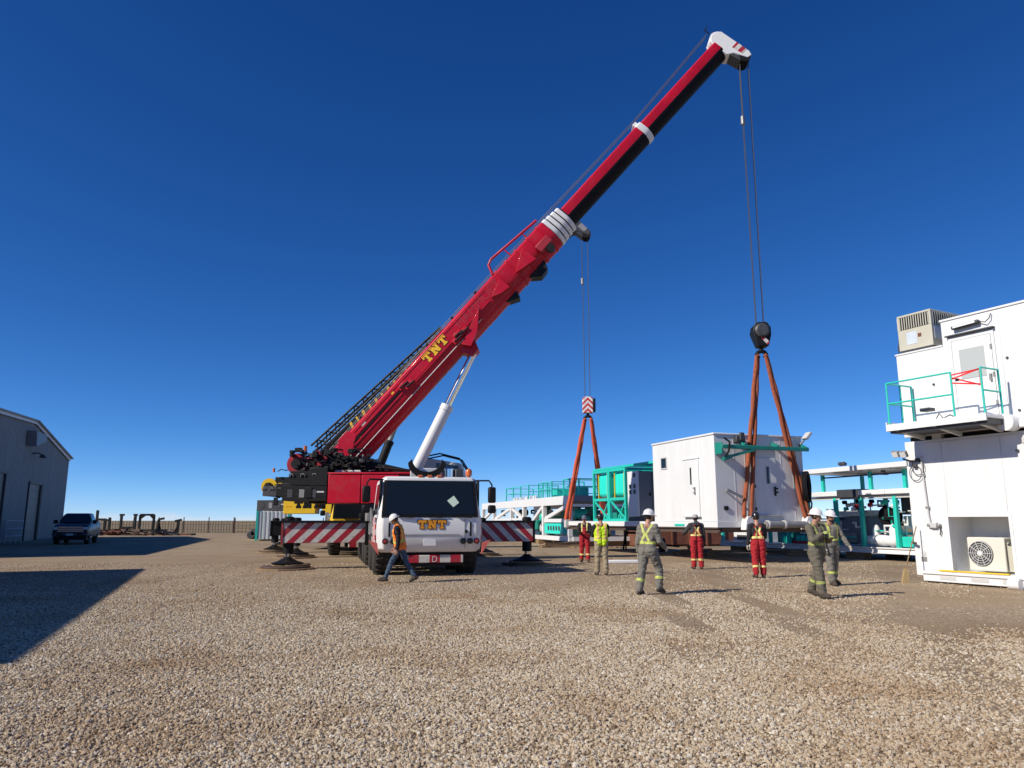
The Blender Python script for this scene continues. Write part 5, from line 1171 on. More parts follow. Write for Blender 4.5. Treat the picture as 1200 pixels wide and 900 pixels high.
# ------------------------------------------------------------------ other skids in the yard
def pump_skid():
    t = thing('roofed_pump_skid', 'open white and teal pump skid under two flat roofs, left of the stacked modules', 'process skid', (15.2, 28.9, 0), math.atan2(.34, .94))
    for x in (0, 2.82): 
        b = MB(); b.bx(x, x + .18, -1.5, 12.2, .28, .33); b.bx(x + .06, x + .12, -1.5, 12.2, .33, .47); b.bx(x, x + .18, -1.5, 12.2, .47, .52); b.build('side_beam', M_white, t)
    MB().bx(.18, 2.82, -1.5, 12.2, .46, .50).build('deck_plate', M_lgrey, t)
    for y in (-1.4, 1.2, 3.6, 6.0, 8.4, 10.8, 12.0): MB().bx(.18, 2.82, y - .06, y + .06, .28, .455).build('cross_beam', M_grey, t)
    for y in (-.6, 3.0, 7.0, 11.0):
        for x in (.35, 2.5): MB().bx(x - .2, x + .2, y - .5, y + .5, .0, .278).build('support_block', M_wood, t, bevel=.01)
    for y in (-1.2, .65, 2.38, 3.8, 5.5):
        MB().bx(.02, .17, y - .075, y + .075, .522, 2.56).build('post', M_teal, t, bevel=.01)
        MB().bx(2.83, 2.98, y - .075, y + .075, .522, 2.56).build('post', M_teal, t, bevel=.01)
    for (a, b_) in ((-1.6, .95), (.96, 2.3), (3.5, 5.75)): MB().bx(-.1, 3.1, a, b_, 2.60, 2.80).build('roof_panel', M_white, t, bevel=.015)
    MB().bx(-.12, 3.1, 2.32, 3.48, 2.52, 2.86).build('duct_section', M_dgrey, t, bevel=.02)
    MB().bx(.05, .16, -1.5, 5.7, 2.45, 2.56).build('eave_beam', M_lgrey, t)
    for y in (.29, 2.0, 4.7):
        MB().bx(.25, .38, y - .07, y + .07, 2.81, 3.56).build('roof_post', M_teal, t, bevel=.01); MB().bx(2.5, 2.63, y - .07, y + .07, 2.81, 3.56).build('roof_post', M_teal, t, bevel=.01)
    MB().bx(.27, .35, .36, 4.63, 3.40, 3.46).build('roof_brace', M_dgrey, t)
    MB().bx(-.2, 3.0, -1.6, 5.6, 3.62, 3.82).build('upper_roof', M_white, t, bevel=.015)
    for y in (.5, 2.0, 3.5): MB().bx(-.1, 2.9, y, y + .1, 3.56, 3.62).build('roof_beam', M_lgrey, t)
    for y in (3.15, 3.35): MB(Matrix.Translation((.1, y, 3.95)) @ Matrix.Rotation(.5, 4, 'Y')).bx(-.08, .08, -.08, .08, -.05, .07).build('flood_lamp', M_dgrey, t, bevel=.01)
    MB().tube((.1, 1.1, 3.56), (.1, 1.1, 3.45), .09).build('pendant_lamp', M_dgrey, t)
    # machinery under the roof
    E_ = lambda m, *a, n='equipment_box', bev=.03: MB().bx(*a).build(n, m, t, bevel=bev)
    E_(M_slate, .7, 2.2, 2.7, 5.0, .6, 1.75, n='engine_enclosure'); E_(M_white, .65, 2.25, 2.65, 5.05, 1.76, 2.0, n='enclosure_lid'); E_(M_grey, .6, .69, 3.3, 4.3, .65, 1.05, n='access_panel')
    MB().lathe([(.36, 0), (.38, -.05), (.33, -.12), (.1, -.14)], (.75, 1.75, 1.75), 'X', 24).build('air_filter', M_black, t)
    MB().lathe([(.30, -.25), (.38, 0), (.38, .3), (.2, .4)], (.9, 1.75, 1.72), 'X', 22).build('blower', M_black, t)
    E_(M_white, .9, 1.9, .2, 1.1, 1.35, 1.75, n='header_tank'); E_(M_dgrey, .8, 1.7, .25, 1.05, 1.8, 2.5, n='radiator')
    for (y, z, r, h) in ((1.25, .55, .19, .85), (.95, .55, .15, .7), (2.15, .55, .16, .8)): MB().lathe([(r, z), (r, z + h * .8), (r * .6, z + h), (r * .2, z + h + .05)], (.55, y, 0), 'Z', 16).build('filter_vessel', M_white, t)
    for (y, r) in ((1.75, .22), (1.2, .2), (2.35, .18)): MB().lathe([(r * .6, -.3), (r, -.22), (r, .22), (r * .6, .3)], (.4, y, .78), 'Y', 18).build('pump_motor', M_white, t)
    E_(M_teal, .2, .8, .1, .85, .55, .95, n='pump_base'); E_(M_teal, .25, .7, -.6, .05, .55, 1.1, n='valve_manifold'); E_(M_teal, .9, 1.6, 1.0, 2.2, .55, .85, n='pump_base')
    rnd = random.Random(4)
    for k in range(30):
        y = rnd.uniform(-.9, 5.2); z = rnd.uniform(.75, 2.3); x = rnd.uniform(.3, .7)
        p = [Vector((x, y, z)), Vector((x, y + rnd.uniform(-.7, .7), z)), ]; p.append(p[-1] + Vector((0, 0, rnd.uniform(-.6, .5)))); p.append(p[-1] + Vector((.6, 0, 0)))
        MB().path(p, rnd.uniform(.025, .06), 8).build('process_pipe', rnd.choice([M_black, M_white, M_white, M_lgrey, M_teal, M_dteal]), t)
    for k in range(16):
        y = rnd.uniform(-.8, 5.2); z = rnd.uniform(2.0, 2.4)
        MB().lathe([(.09, -.08), (.12, 0), (.09, .08)], (rnd.uniform(.3, .9), y, z), 'Z', 12).build('valve', rnd.choice([M_black, M_teal, M_red, M_white]), t)
    # part that shows below the lifted load
    E_(M_white, .1, 1.2, 8.9, 11.1, .53, 1.05, n='battery_box'); E_(M_dgrey, .085, .099, 9.3, 10.8, .62, .84, n='vent_panel', bev=0)
    for y in (12.0, 8.2, 6.9): MB().bx(.02, .17, y - .07, y + .07, .52, 2.3).build('post', M_teal, t, bevel=.01)
    E_(M_dteal, .5, 1.5, 7.0, 8.2, .53, 1.3, n='gearbox')
    for y in (5.9, 6.2, 6.5, 7.2, 7.5): MB().lathe([(.12, .53), (.13, .8), (.06, .9)], (.35, y, 0), 'Z', 14).build('valve_body', M_teal, t); 
    MB().bx(.2, .5, 5.7, 6.8, .53, .64).build('red_manifold', M_red, t); MB().bx(.6, 2.6, 5.75, 6.75, .95, 1.3).build('white_manifold', M_white, t, bevel=.03)
pump_skid()

def truss_skid():
    t = thing('white_truss_skid', 'white truss framed module with teal railings on top, behind the right outrigger', 'process skid', (3.6, 46.5, 0), math.atan2(.26, .96))
    L, W = 24.0, 5.0
    for x in (0, W):
        MB().bx(x - .12, x + .12, 0, L, 2.55, 3.1).build('top_beam', M_white, t, bevel=.015)
        MB().bx(x - .12, x + .12, 0, L, .3, .58).build('bottom_beam', M_white, t, bevel=.015)
        for y in (.14, 5.3, 10.2, 13.8, 19.6, 23.8):
            MB().bx(x - .14, x + .14, y - .16, y + .16, .585, 2.545).build('column', M_white, t, bevel=.012)
        for (a, b_) in ((.4, 5.0), (13.6, 10.6), (5.6, 7.6), (14.2, 19.2), (20, 23.4)):
            MB().beam((x, a, 2.5), (x, b_, 1.7), .16, .22).build('brace', M_white, t)
        MB().bx(x - .1, x + .1, .32, 5.1, 1.45, 1.68).build('mid_beam', M_white, t); MB().bx(x - .1, x + .1, 13.9, 19.4, 1.5, 1.72).build('mid_beam', M_white, t); MB().bx(x - .1, x + .1, 10.4, 13.6, 1.6, 1.75).build('mid_beam', M_white, t)
    MB().bx(.13, W - .13, -.1, .12, 2.72, 3.1).build('end_beam', M_slate, t); MB().bx(.13, W - .13, -.12, .12, 2.42, 2.58).build('end_beam', M_white, t)
    MB().bx(.13, W - .13, -.12, .12, 1.35, 1.55).build('end_beam', M_white, t); MB().bx(.13, W - .13, -.12, .12, .32, .58).build('end_beam', M_white, t)
    for (a, b_) in (((.6, 0, 1.6), (2.0, 0, 2.45)), ((3.2, 0, 2.45), (4.7, 0, 1.6))): MB().beam(a, b_, .16, .16).build('brace', M_dgrey, t)
    MB().bx(.13, W - .13, .2, L - .1, 3.0, 3.06).build('top_deck', M_lgrey, t)
    for y in (.5, 6, 12, 18, 23): MB().bx(-.3, W + .3, y - .3, y + .3, 0, .298).build('support_block', M_wood, t)
    for (ya, yb, m) in ((9.4, 15.9, 1), (3.9, 6.9, 1), (.3, 1.5, 1)):
        n = 4 if yb - ya > 2.5 else 2
        for k in range(n):
            y = ya + (yb - ya) * k / (n - 1)
            for x in (.1, 2.4): MB().bx(x - .04, x + .04, y - .04, y + .04, 3.1, 4.15).build('rail_post', M_teal, t)
        for z in (4.12, 3.65):
            for x in (.1, 2.4): MB().bx(x - .03, x + .03, ya, yb, z, z + .05).build('hand_rail', M_teal, t)
            for y in (ya, yb): MB().bx(.1, 2.4, y - .025, y + .025, z, z + .05).build('hand_rail', M_teal, t)
    for (x, z) in ((.6, 4.1), (2.6, 4.1), (4.6, 4.1)):
        MB().bx(x - .04, x + .04, -.02, .06, 3.1, 4.15).build('rail_post', M_teal, t)
    for z in (4.12, 3.65, 3.2): MB().bx(.1, 4.7, -.02, .04, z, z + .05).build('hand_rail', M_teal, t)
    for (x, y, s_) in ((1.2, 5.2, .5), (1.0, 1.0, .45), (3.4, .8, .5), (2.0, 8, .3)): MB().bx(x - s_, x + s_, y - s_, y + s_, 3.07, 3.2 + s_).build('roof_unit', M_teal, t, bevel=.03)
    rnd = random.Random(9)
    for k in range(20):
        y = 7 + k * .35; MB().lathe([(.05, 3.1), (.07, 3.2), (.03, 3.35)], (rnd.uniform(0, .3), y + rnd.uniform(-.1, .1), 0), 'Z', 8).build('roof_fitting', M_white, t)
    # machinery inside
    MB().bx(-.1, .5, 1.2, 5.0, .72, 1.38).build('teal_panel', mat('bright_teal_tank', (.02, .74, .6), .35), t, bevel=.03)
    for k in range(5):
        y = 1.9 + k * .55; MB().lathe([(.17, -.115), (.17, -.1)], (0, y, 1.08), 'X', 14).build('port_hole', M_dgrey, t)
    for k in range(34):
        y = rnd.uniform(.8, 20); z = rnd.uniform(.7, 2.4); x = rnd.uniform(.6, 2.6); s_ = rnd.uniform(.15, .5)
        mm = rnd.choice([M_dteal, M_dteal, M_teal, M_dgrey, M_black, M_lgrey])
        if k % 2: MB().lathe([(s_ * .5, -s_), (s_ * .7, -s_ * .8), (s_ * .7, s_ * .8), (s_ * .5, s_)], (x, y, z), rnd.choice('XYZ'), 14).build('vessel', mm, t)
        else: MB().path([(x, y - s_ * 2, z), (x, y + s_, z), (x, y + s_, z - s_), (x + s_, y + s_ * 2, z - s_)], .07, 8).build('process_pipe', mm, t)
    MB().bx(2.9, 4.6, 6, 14, .6, 2.3).build('machinery_housing', M_dteal, t, bevel=.05)
truss_skid()

def rust_bin():
    t = thing('rusty_bin', 'low rust brown steel bin on the ground behind the lifted skid', 'bin', (7.6, 46.2, 0), math.atan2(.2, .98))
    for i in range(7):
        x = i * 1.15; MB().bx(x, x + 1.13, 0, .06, .12, 1.35).build('side_panel', M_rust, t, bevel=.01)
        MB().bx(x - .04, x + .04, -.09, -.002, .05, 1.42).build('rib', M_rust, t)
    MB().bx(0, 8.05, .065, 2.3, .05, 1.3).build('body', M_rust, t); MB().bx(-.06, 8.1, -.05, 2.35, 1.36, 1.46).build('rim', M_rust, t)
rust_bin()

def odds():
    # sawhorse, timbers, pipe, hoses lying about under and behind the load
    t = thing('saw_horse', 'black steel saw horse standing left of the rusty bin', 'saw horse', (6.6, 41.5, 0), .1)
    MB().bx(-.45, .45, -.06, .06, .85, .97).build('top_beam', M_black, t)
    for x in (-.38, .38):
        for s in (-1, 1): MB().beam((x, s * .05, .86), (x + (.08 if x > 0 else -.08), s * .3, 0), .08, .08).build('leg', M_black, t)
    o = MB().bx(-.8, .8, -.09, .09, 0, .14).build('white_pipe_offcut', M_white, bevel=.04); o.location = (4.25, 28.2, 0); o.rotation_euler.z = .1; tag(o, 'short white beam lying on the ground behind the grey-clad worker', 'beam')
    o = MB().bx(-.7, .7, -.08, .08, 0, .1).build('timber', M_wood, bevel=.01); o.location = (3.3, 30.5, 0); o.rotation_euler.z = -.15; tag(o, 'short pale timber lying behind the worker in the yellow vest', 'timber')
    rnd = random.Random(21)
    labs = ['timber lying under the middle of the lifted skid', 'timber lying crosswise below the near end of the lifted skid', 'timber beside the white battery box of the pump skid', 'angled timber below the right side of the pump skid', 'long timber in front of the truss skid']
    for k, (x, y, r, l) in enumerate(((8.6, 35.5, .35, 2.2), (9.6, 34.0, -.2, 1.8), (12.6, 35.2, -.6, 1.9), (13.3, 33.6, -.4, 2.2), (2.9, 45.2, .3, 2.6))):
        t = thing('timber_stack', 'weathered ' + labs[k], 'timber', (x, y, 0), r, 'loose timbers in the yard')
        for q in range(3): MB(Matrix.Rotation(rnd.uniform(-.1, .1), 4, 'Z')).bx(-l / 2, l / 2, -.3 + q * .2, -.12 + q * .2, 0, .12 + rnd.uniform(-.02, .04)).build('timber', M_wood, t, bevel=.01)
        MB(Matrix.Rotation(.25, 4, 'Z')).bx(-l / 2.2, l / 2.2, -.1, .08, .165, .27).build('timber', M_wood, t, bevel=.01)
    o = MB()
    for k in range(3): o.path([(math.cos(2 * PI * j / 18) * (.35 + .04 * k), math.sin(2 * PI * j / 18) * (.35 + .04 * k), .06 + .07 * k) for j in range(18)], .045, 8, closed=True)
    o = o.build('coiled_hose', M_black); o.location = (9.9, 41.0, 0); tag(o, 'coil of black hose on the ground in front of the rusty bin', 'hose')
    m = MB(); m.lathe([(.22, -.15), (.34, -.12), (.34, .12), (.22, .15)], (0, 0, .34), 'X', 20); m.beam((0, 0, .34), (.9, .1, .25), .1, .1)
    o = m.build('wheel_assembly', M_black); o.location = (7.75, 39.2, 0); tag(o, 'single black tyre with tow bar in front of the rusty bin', 'tyre')
    rn = random.Random(5)
    m = MB()
    for k in range(60):
        c = Vector((rn.gauss(0, .8), rn.gauss(0, .35), 0)); a = rn.uniform(0, PI); l = rn.uniform(.05, .35)
        m.beam(c + Vector((0, 0, .03)) - Vector((math.cos(a) * l, math.sin(a) * l, 0)), c + Vector((math.cos(a) * l, math.sin(a) * l, .04)), rn.uniform(.02, .1), rn.uniform(.02, .06))
    o = m.build('debris', M_wood, smooth=0); o.location = (4.6, 44.6, 0); tag(o, 'scatter of wood scraps in front of the truss skid', kind='stuff')
odds()

# ------------------------------------------------------------------ people
def cloth(name, col, rough=0.85, var=0.15, stain=0.25):
    return mat(name, col, rough, var=var, vscale=7, bump=0.5, bscale=22, dirt=tuple(c * .45 for c in col), dirt_amt=stain)
C_olive = cloth('grey_olive_coverall', (.125, .112, .085)); C_grey = cloth('grey_coverall', (.17, .16, .14))
C_redc = cloth('red_coverall', (.36, .012, .02)); C_char = cloth('charcoal_hoodie', (.045, .045, .05)); C_blk = cloth('black_shirt', (.014, .014, .018))
C_jean = cloth('blue_jeans', (.05, .085, .14), var=.3); C_khaki = cloth('khaki_trousers', (.30, .245, .165))
C_lime = cloth('lime_reflective_tape', (.5, .55, .12), .6, .08, .1); C_yelt = cloth('cream_yellow_tape', (.72, .62, .22), .6, .08, .1)
C_vesty = cloth('lime_yellow_vest', (.52, .75, .01), .7, .06, .1); C_vesto = cloth('orange_vest', (.85, .19, .02), .7, .08, .1)
C_bandy = cloth('orange_vest_band', (.75, .45, .2), .7, .08, .1); C_silver = mat('silver_tape', (.55, .55, .52), .4, var=.1); C_boot = cloth('dusty_work_boot', (.06, .048, .038), .8)
C_skin = mat('skin', (.42, .22, .15), .55, var=.1, vscale=12); C_hair = mat('dark_hair', (.03, .02, .014), .7, var=.3, vscale=40)
C_lip = mat('lips', (.3, .11, .09), .5); C_eye = mat('dark_eye_brow', (.05, .035, .03), .5)  # dark colour of eyes and brows
C_glove = cloth('pale_work_glove', (.4, .36, .3)); C_gloveg = cloth('lime_work_glove', (.36, .42, .14))
H_white = mat('white_hard_hat', (.8, .8, .79), .3, var=.03, coat=.4); H_black = mat('black_hard_hat', (.018, .018, .02), .3, var=.1, coat=.4)
H_grey = mat('grey_cap', (.38, .38, .38), .6, var=.2); H_blue = cloth('blue_grey_cap', (.12, .14, .22))

def rot(v, ax, a): return Matrix.Rotation(a, 3, ax) @ Vector(v)
def capsule(bm, a, b, ra, rb, n=12):
    a = Vector(a); b = Vector(b); d = b - a
    if d.length < 1e-4: d = Vector((0, 0, 1e-3)); b = a + d
    z = d.normalized(); x = z.orthogonal().normalized(); y = z.cross(x); rings = []
    for k in range(5): t = -PI / 2 + PI / 2 * k / 4 * .98 + .03; rings.append((a + z * (ra * math.sin(t)), ra * math.cos(t)))
    for k in range(5): t = PI / 2 * k / 4 * .98; rings.append((b + z * (rb * math.sin(t)), rb * math.cos(t)))
    vs = [[bm.verts.new(c + (x * math.cos(2 * PI * j / n) + y * math.sin(2 * PI * j / n)) * r) for j in range(n)] for c, r in rings]
    for i in range(len(vs) - 1):
        for j in range(n): bm.faces.new((vs[i][j], vs[i][(j + 1) % n], vs[i + 1][(j + 1) % n], vs[i + 1][j]))
    bm.faces.new(vs[0][::-1]); bm.faces.new(vs[-1])
def remeshed(prims, voxel, smooth_it):
    bm = bmesh.new()
    for p in prims: capsule(bm, p[0], p[1], p[2], p[3])
    bmesh.ops.recalc_face_normals(bm, faces=bm.faces)
    me = bpy.data.meshes.new('tmp'); bm.to_mesh(me); bm.free()
    o = bpy.data.objects.new('tmp', me); COL.objects.link(o)
    r = o.modifiers.new('r', 'REMESH'); r.mode = 'VOXEL'; r.voxel_size = voxel
    s = o.modifiers.new('s', 'SMOOTH'); s.factor = .5; s.iterations = smooth_it
    dg = bpy.context.evaluated_depsgraph_get(); out = bpy.data.meshes.new_from_object(o.evaluated_get(dg))
    bpy.data.objects.remove(o); bpy.data.meshes.remove(me)
    n = len(out.vertices); co = np.empty(n * 3); out.vertices.foreach_get('co', co); co = co.reshape(-1, 3)
    faces = [tuple(p.vertices) for p in out.polygons]; bpy.data.meshes.remove(out)
    return co, faces

def person(label, loc, yaw, P, pal, hat='hard', vest=None, scale=1.0, style='coverall'):
    """local: +y is forward, +x the person's right-hand side seen from behind. P holds joint angles in degrees"""
    t = thing('person', label, 'person', (loc[0], loc[1], 0), yaw)
    D = math.radians; g = lambda k, d=0.0: D(P.get(k, d))
    lean = g('lean'); twist = g('twist')
    pel = Vector((0, 0, .94))
    def T(v):                                   # torso-local offset to figure space
        v = Vector(v); v = rot(v, 'X', -lean); return pel + rot(v, 'Z', twist)
    prims = []                                   # (a, b, ra, rb, tag)
    def add(a, b, ra, rb, tg): prims.append((Vector(a), Vector(b), ra, rb, tg))
    # torso
    for s in (-1, 1):
        add(T((s * .075, 0, -.04)), T((s * .07, .01, .16)), .128, .118, 'torso')
        add(T((s * .07, .01, .16)), T((s * .085, .012, .36)), .118, .122, 'torso')
        add(T((s * .085, .012, .36)), T((s * .13, -.005, .475)), .115, .072, 'torso')
    add(T((0, .03, .05)), T((0, .035, .33)), .115, .12, 'torso')
    add(T((0, -.02, .50)), T((0, .005, .60)), .064, .056, 'neck' if not P.get('hood') else 'torso')
    if P.get('hood'): add(T((-.05, -.06, .5)), T((.05, -.06, .5)), .075, .075, 'torso')
    # head
    hp_, hy = g('hpitch'), g('hyaw')
    hb = T((0, .01, .585))
    def Hd(v):
        v = rot(v, 'X', -hp_ - lean * .6); v = rot(v, 'Z', hy); return hb + rot(v, 'Z', twist)
    add(Hd((0, -.005, .125)), Hd((0, .012, .135)), .092, .088, 'head'); add(Hd((0, .03, .05)), Hd((0, .045, .09)), .062, .066, 'head')
    add(Hd((0, .065, .028)), Hd((0, .06, .05)), .036, .045, 'head'); add(Hd((0, .112, .075)), Hd((0, .098, .115)), .016, .010, 'head')
    for s in (-1, 1): add(Hd((s * .09, -.005, .075)), Hd((s * .094, -.01, .115)), .014, .018, 'head')
    feet_low = 9
    # legs
    Lg = {}
    for s, k in ((-1, 'L'), (1, 'R')):
        hip = pel + rot(Vector((s * .095, 0, -.03)), 'Z', twist * .5)
        hf, kf, ab = g('hip' + k), g('knee' + k, 3), g('abd' + k, 3)
        d1 = rot(rot((0, 0, -1), 'X', hf), 'Y', -ab * s); knee = hip + d1 * .43
        d2 = rot(rot((0, 0, -1), 'X', hf - kf), 'Y', -ab * s * .6); ank = knee + d2 * .42
        ft = g('foot' + k, 0); fo = g('toeout' + k, 8)
        fd = rot(rot((0, 1, 0), 'X', ft), 'Z', -fo * s)
        bag = P.get('bag', 1.0)
        add(hip, hip + d1 * .2, .112 * bag, .098 * bag, 'leg'); add(hip + d1 * .2, knee, .098 * bag, .078 * bag, 'leg')
        add(knee, knee + d2 * .2, .078 * bag, .079 * bag, 'calf' + k); add(knee + d2 * .2, ank + d2 * -.03, .079 * bag, .07 * bag, 'calf' + k)
        heel = ank + rot(Vector((0, -.045, -.055)), 'X', ft); toe = ank + fd * .16 + rot(Vector((0, 0, -.06)), 'X', ft)
        add(ank, ank + Vector((0, 0, -.03)), .055, .055, 'boot'); add(heel, toe, .042, .04, 'boot'); add(ank + fd * .04, toe, .05, .042, 'boot')
        feet_low = min(feet_low, heel.z - .042, toe.z - .042)
        Lg[k] = (knee, ank)
    # arms
    hands = []
    for s, k in ((-1, 'L'), (1, 'R')):
        sh = T((s * .195, -.005, .455))
        sf, sa, ef, ei = g('sh' + k), g('sab' + k, 10), g('el' + k, 15), g('in' + k, 0)
        d1 = rot(rot((0, 0, -1), 'X', sf - lean * .5), 'Y', -sa * s); d1 = rot(d1, 'Z', twist)
        el = sh + d1 * .29
        d2 = rot(rot((0, 0, -1), 'X', sf + ef - lean * .5), 'Y', -sa * s * .7); d2 = rot(d2, 'Z', twist + ei * s)
        wr = el + d2 * .25
        b = P.get('abag', 1.0)
        add(sh, sh + d1 * .12, .072 * b, .066 * b, 'arm'); add(sh + d1 * .12, el, .066 * b, .056 * b, 'arm'); add(el, wr - d2 * .02, .056 * b, .047 * b, 'arm')
        hands.append((wr, d2, s))
    co, faces = remeshed([p[:4] for p in prims], .0135, 4)
    # classify faces by the nearest limb
    fc = np.array([co[list(f)].mean(0) for f in faces])
    best = np.full(len(fc), 9.0); bi = np.zeros(len(fc), int); bt = np.zeros(len(fc))
    for i, (a, b, ra, rb, tg) in enumerate(prims):
        a_ = np.array(a); d = np.array(b) - a_; L2 = max(1e-8, d @ d); tt = np.clip(((fc - a_) @ d) / L2, 0, 1)
        dist = np.linalg.norm(fc - (a_ + tt[:, None] * d), axis=1) - (ra + (rb - ra) * tt)
        m = dist < best; best[m] = dist[m]; bi[m] = i; bt[m] = tt[m]
    tags = np.array([p[4] for p in prims])[bi]
    def inv_rows(ex, ey, ez, o): return np.stack([(fc - np.array(o)) @ np.array(e) for e in (ex, ey, ez)], 1)
    tx = T((1, 0, 0)) - pel; ty = T((0, 1, 0)) - pel; tz = T((0, 0, 1)) - pel
    tl = inv_rows(tx, ty, tz, pel)
    hx = Hd((1, 0, 0)) - hb; hyv = Hd((0, 1, 0)) - hb; hz = Hd((0, 0, 1)) - hb
    hl = inv_rows(hx, hyv, hz, hb)
    mats = [pal['top'], pal['legs'], C_skin, C_hair, C_boot, pal['tape'], C_lip, C_eye, pal.get('strap', pal['legs']), pal['glove']]
    mi = np.zeros(len(fc), int)
    X, Y, Zt = tl[:, 0], tl[:, 1], tl[:, 2]
    is_t = tags == 'torso'; is_a = tags == 'arm'
    leg = (tags == 'leg') | np.char.startswith(tags, 'calf')
    mi[leg] = 1
    waist = .10 if style == 'bib' else .0
    mi[is_t & (Zt < waist)] = 1
    if style == 'bib':                            # bib-and-brace over a dark shirt
        back = is_t & (Y < .02)
        xs = np.abs(np.abs(X) - (.02 + .42 * np.abs(Zt - .30))) < .026
        mi[is_t & (Zt < .12)] = 1
        mi[is_t & (Zt >= .08) & (Zt < .33) & (np.abs(X) < .17 - .32 * (Zt - .08)) & (Y < .03)] = 8
        mi[back & xs & (Zt > .14) & (Zt < .47)] = 8
        mi[back & xs & (Zt > .17) & (Zt < .41)] = 5
        mi[is_t & (Zt > .105) & (Zt < .165)] = 5
        fr_ = is_t & (Y > .02)
        mi[fr_ & (Zt >= .08) & (Zt < .36) & (np.abs(X) < .13)] = 8
        mi[fr_ & (np.abs(np.abs(X) - .10) < .025) & (Zt > .2)] = 5
    elif style == 'coverall':
        back = is_t & (Y < .0)
        dx = np.abs(np.abs(X) - np.abs(.02 + .55 * np.abs(Zt - .30))) < .027
        mi[back & dx & (Zt > .14)] = 5
        mi[is_t & (Y >= 0) & (np.abs(np.abs(X) - .125) < .028) & (Zt > .14)] = 5
        mi[is_t & (Zt > .085) & (Zt < .10)] = 0
        mi[is_t & (Zt > .10) & (Zt < .155)] = 5
        ar = is_a
        mi[ar & (bt > .30) & (bt < .48) & (np.array([p[3] for p in prims])[bi] < .05)] = 5
    for k in 'LR':
        kn, an = Lg[k]; d = np.array(an - kn); L = np.linalg.norm(d); tt = ((fc - np.array(kn)) @ d) / L ** 2
        if style in ('coverall', 'bib'): mi[(tags == 'calf' + k) & (tt > .42) & (tt < .56)] = 5
    mi[tags == 'boot'] = 4
    hd_ = (tags == 'head') | (tags == 'neck'); mi[hd_] = 2
    mi[(tags == 'head') & (hl[:, 1] < .025) & (hl[:, 2] > .045) & (np.abs(hl[:, 0]) < .1)] = 3
    mi[(tags == 'head') & (hl[:, 2] > .16)] = 3
    mi[(tags == 'head') & (hl[:, 1] > .06) & (np.abs(hl[:, 2] - .108) < .014) & (np.abs(np.abs(hl[:, 0]) - .034) < .02)] = 7
    mi[(tags == 'head') & (hl[:, 1] > .07) & (np.abs(hl[:, 2] - .048) < .008) & (np.abs(hl[:, 0]) < .03)] = 6
    if P.get('beard'): mi[(tags == 'head') & (hl[:, 1] > .03) & (hl[:, 2] < .04)] = 3
    # folds in the cloth
    vt = np.zeros(len(co), bool)
    for f, q in zip(faces, mi):
        if q in (0, 1, 5, 8): vt[list(f)] = True
    tmp = bpy.data.meshes.new('b'); tmp.from_pydata(co.tolist(), [], faces); nr = np.empty(len(co) * 3); tmp.vertices.foreach_get('normal', nr); nr = nr.reshape(-1, 3); bpy.data.meshes.remove(tmp)
    sd = loc[0] * 3.1
    for i in np.nonzero(vt)[0]:
        p = co[i]; f = noise.noise(Vector((p[0] * 9, p[1] * 9, p[2] * 17 + sd))) * .016 + noise.noise(Vector((p[0] * 22 + p[2] * 12, p[1] * 22, p[2] * 30 + sd))) * .009
        co[i] = p + nr[i] * f
    # hands: palm, four fingers of different length, thumb; slightly curled
    allv = [co]; allf = list(faces); allm = list(mi); off = len(co)
    for (wr, d2, s) in hands:
        z = d2.normalized(); fw = rot((0, 1, 0), 'Z', twist); x = fw - z * fw.dot(z); x.normalize(); y = z.cross(x)        # x toward the thumb side
        inn = y if (y.x * -s) > 0 else -y
        hp = [(wr - z * .01, wr + z * .03, .03, .03), ]
        for q in (-.028, -.009, .010, .028): hp.append((wr + z * .03 + x * q * .8, wr + z * .085 + x * q, .016, .0135))
        for q, l in zip((-.031, -.011, .010, .031), (.055, .068, .074, .066)):
            a = wr + z * .085 + x * q; m_ = a + z * (l * .5) + inn * .010; e = m_ + z * (l * .38) + inn * .026
            hp += [(a, m_, .0105, .0098), (m_, e, .0098, .008)]
        a = wr + z * .035 + x * .03; m_ = a + z * .03 + x * .024 + inn * .01; e = m_ + z * .03 + x * .004 + inn * .012
        hp += [(a, m_, .014, .012), (m_, e, .012, .009)]
        c2, f2 = remeshed(hp, .0062, 1)
        allv.append(c2); allf += [tuple(v + off for v in f) for f in f2]; allm += [9] * len(f2); off += len(c2)
    V = np.concatenate(allv); dz = -feet_low; V[:, 2] += dz
    V *= scale
    me = bpy.data.meshes.new('body'); me.from_pydata(V.tolist(), [], allf)
    for m in mats: me.materials.append(m)
    me.polygons.foreach_set('material_index', allm); me.shade_smooth()
    o = bpy.data.objects.new('body', me); COL.objects.link(o); o.parent = t
    # vest: torso surface pushed outward
    if vest:
        col, band, cen = vest
        sel = [i for i in range(len(faces)) if is_t[i] and Zt[i] > -.10 and not (Zt[i] > .40 and abs(X[i]) < .055 and Y[i] > -.02) and not (abs(X[i]) > .19 and Zt[i] > .30)]
        used = sorted({v for i in sel for v in faces[i]}); mp = {v: k for k, v in enumerate(used)}
        vv = [tuple((co[v] + nr[v] * .016 + np.array((0, 0, dz))) * scale) for v in used]
        vm = []
        for i in sel:
            z_, x_ = Zt[i], abs(X[i])
            b = 1 if (.075 < z_ < .125) or (abs(x_ - .115) < .026 and z_ > .125) else 0
            vm.append(b)
        vme = bpy.data.meshes.new('safety_vest'); vme.from_pydata(vv, [], [[mp[v] for v in faces[i]] for i in sel])
        vme.materials.append(col); vme.materials.append(band); vme.polygons.foreach_set('material_index', vm); vme.shade_smooth()
        vo = bpy.data.objects.new('safety_vest', vme); COL.objects.link(vo); vo.parent = t
        sm = vo.modifiers.new('thick', 'SOLIDIFY'); sm.thickness = .006; sm.offset = 1
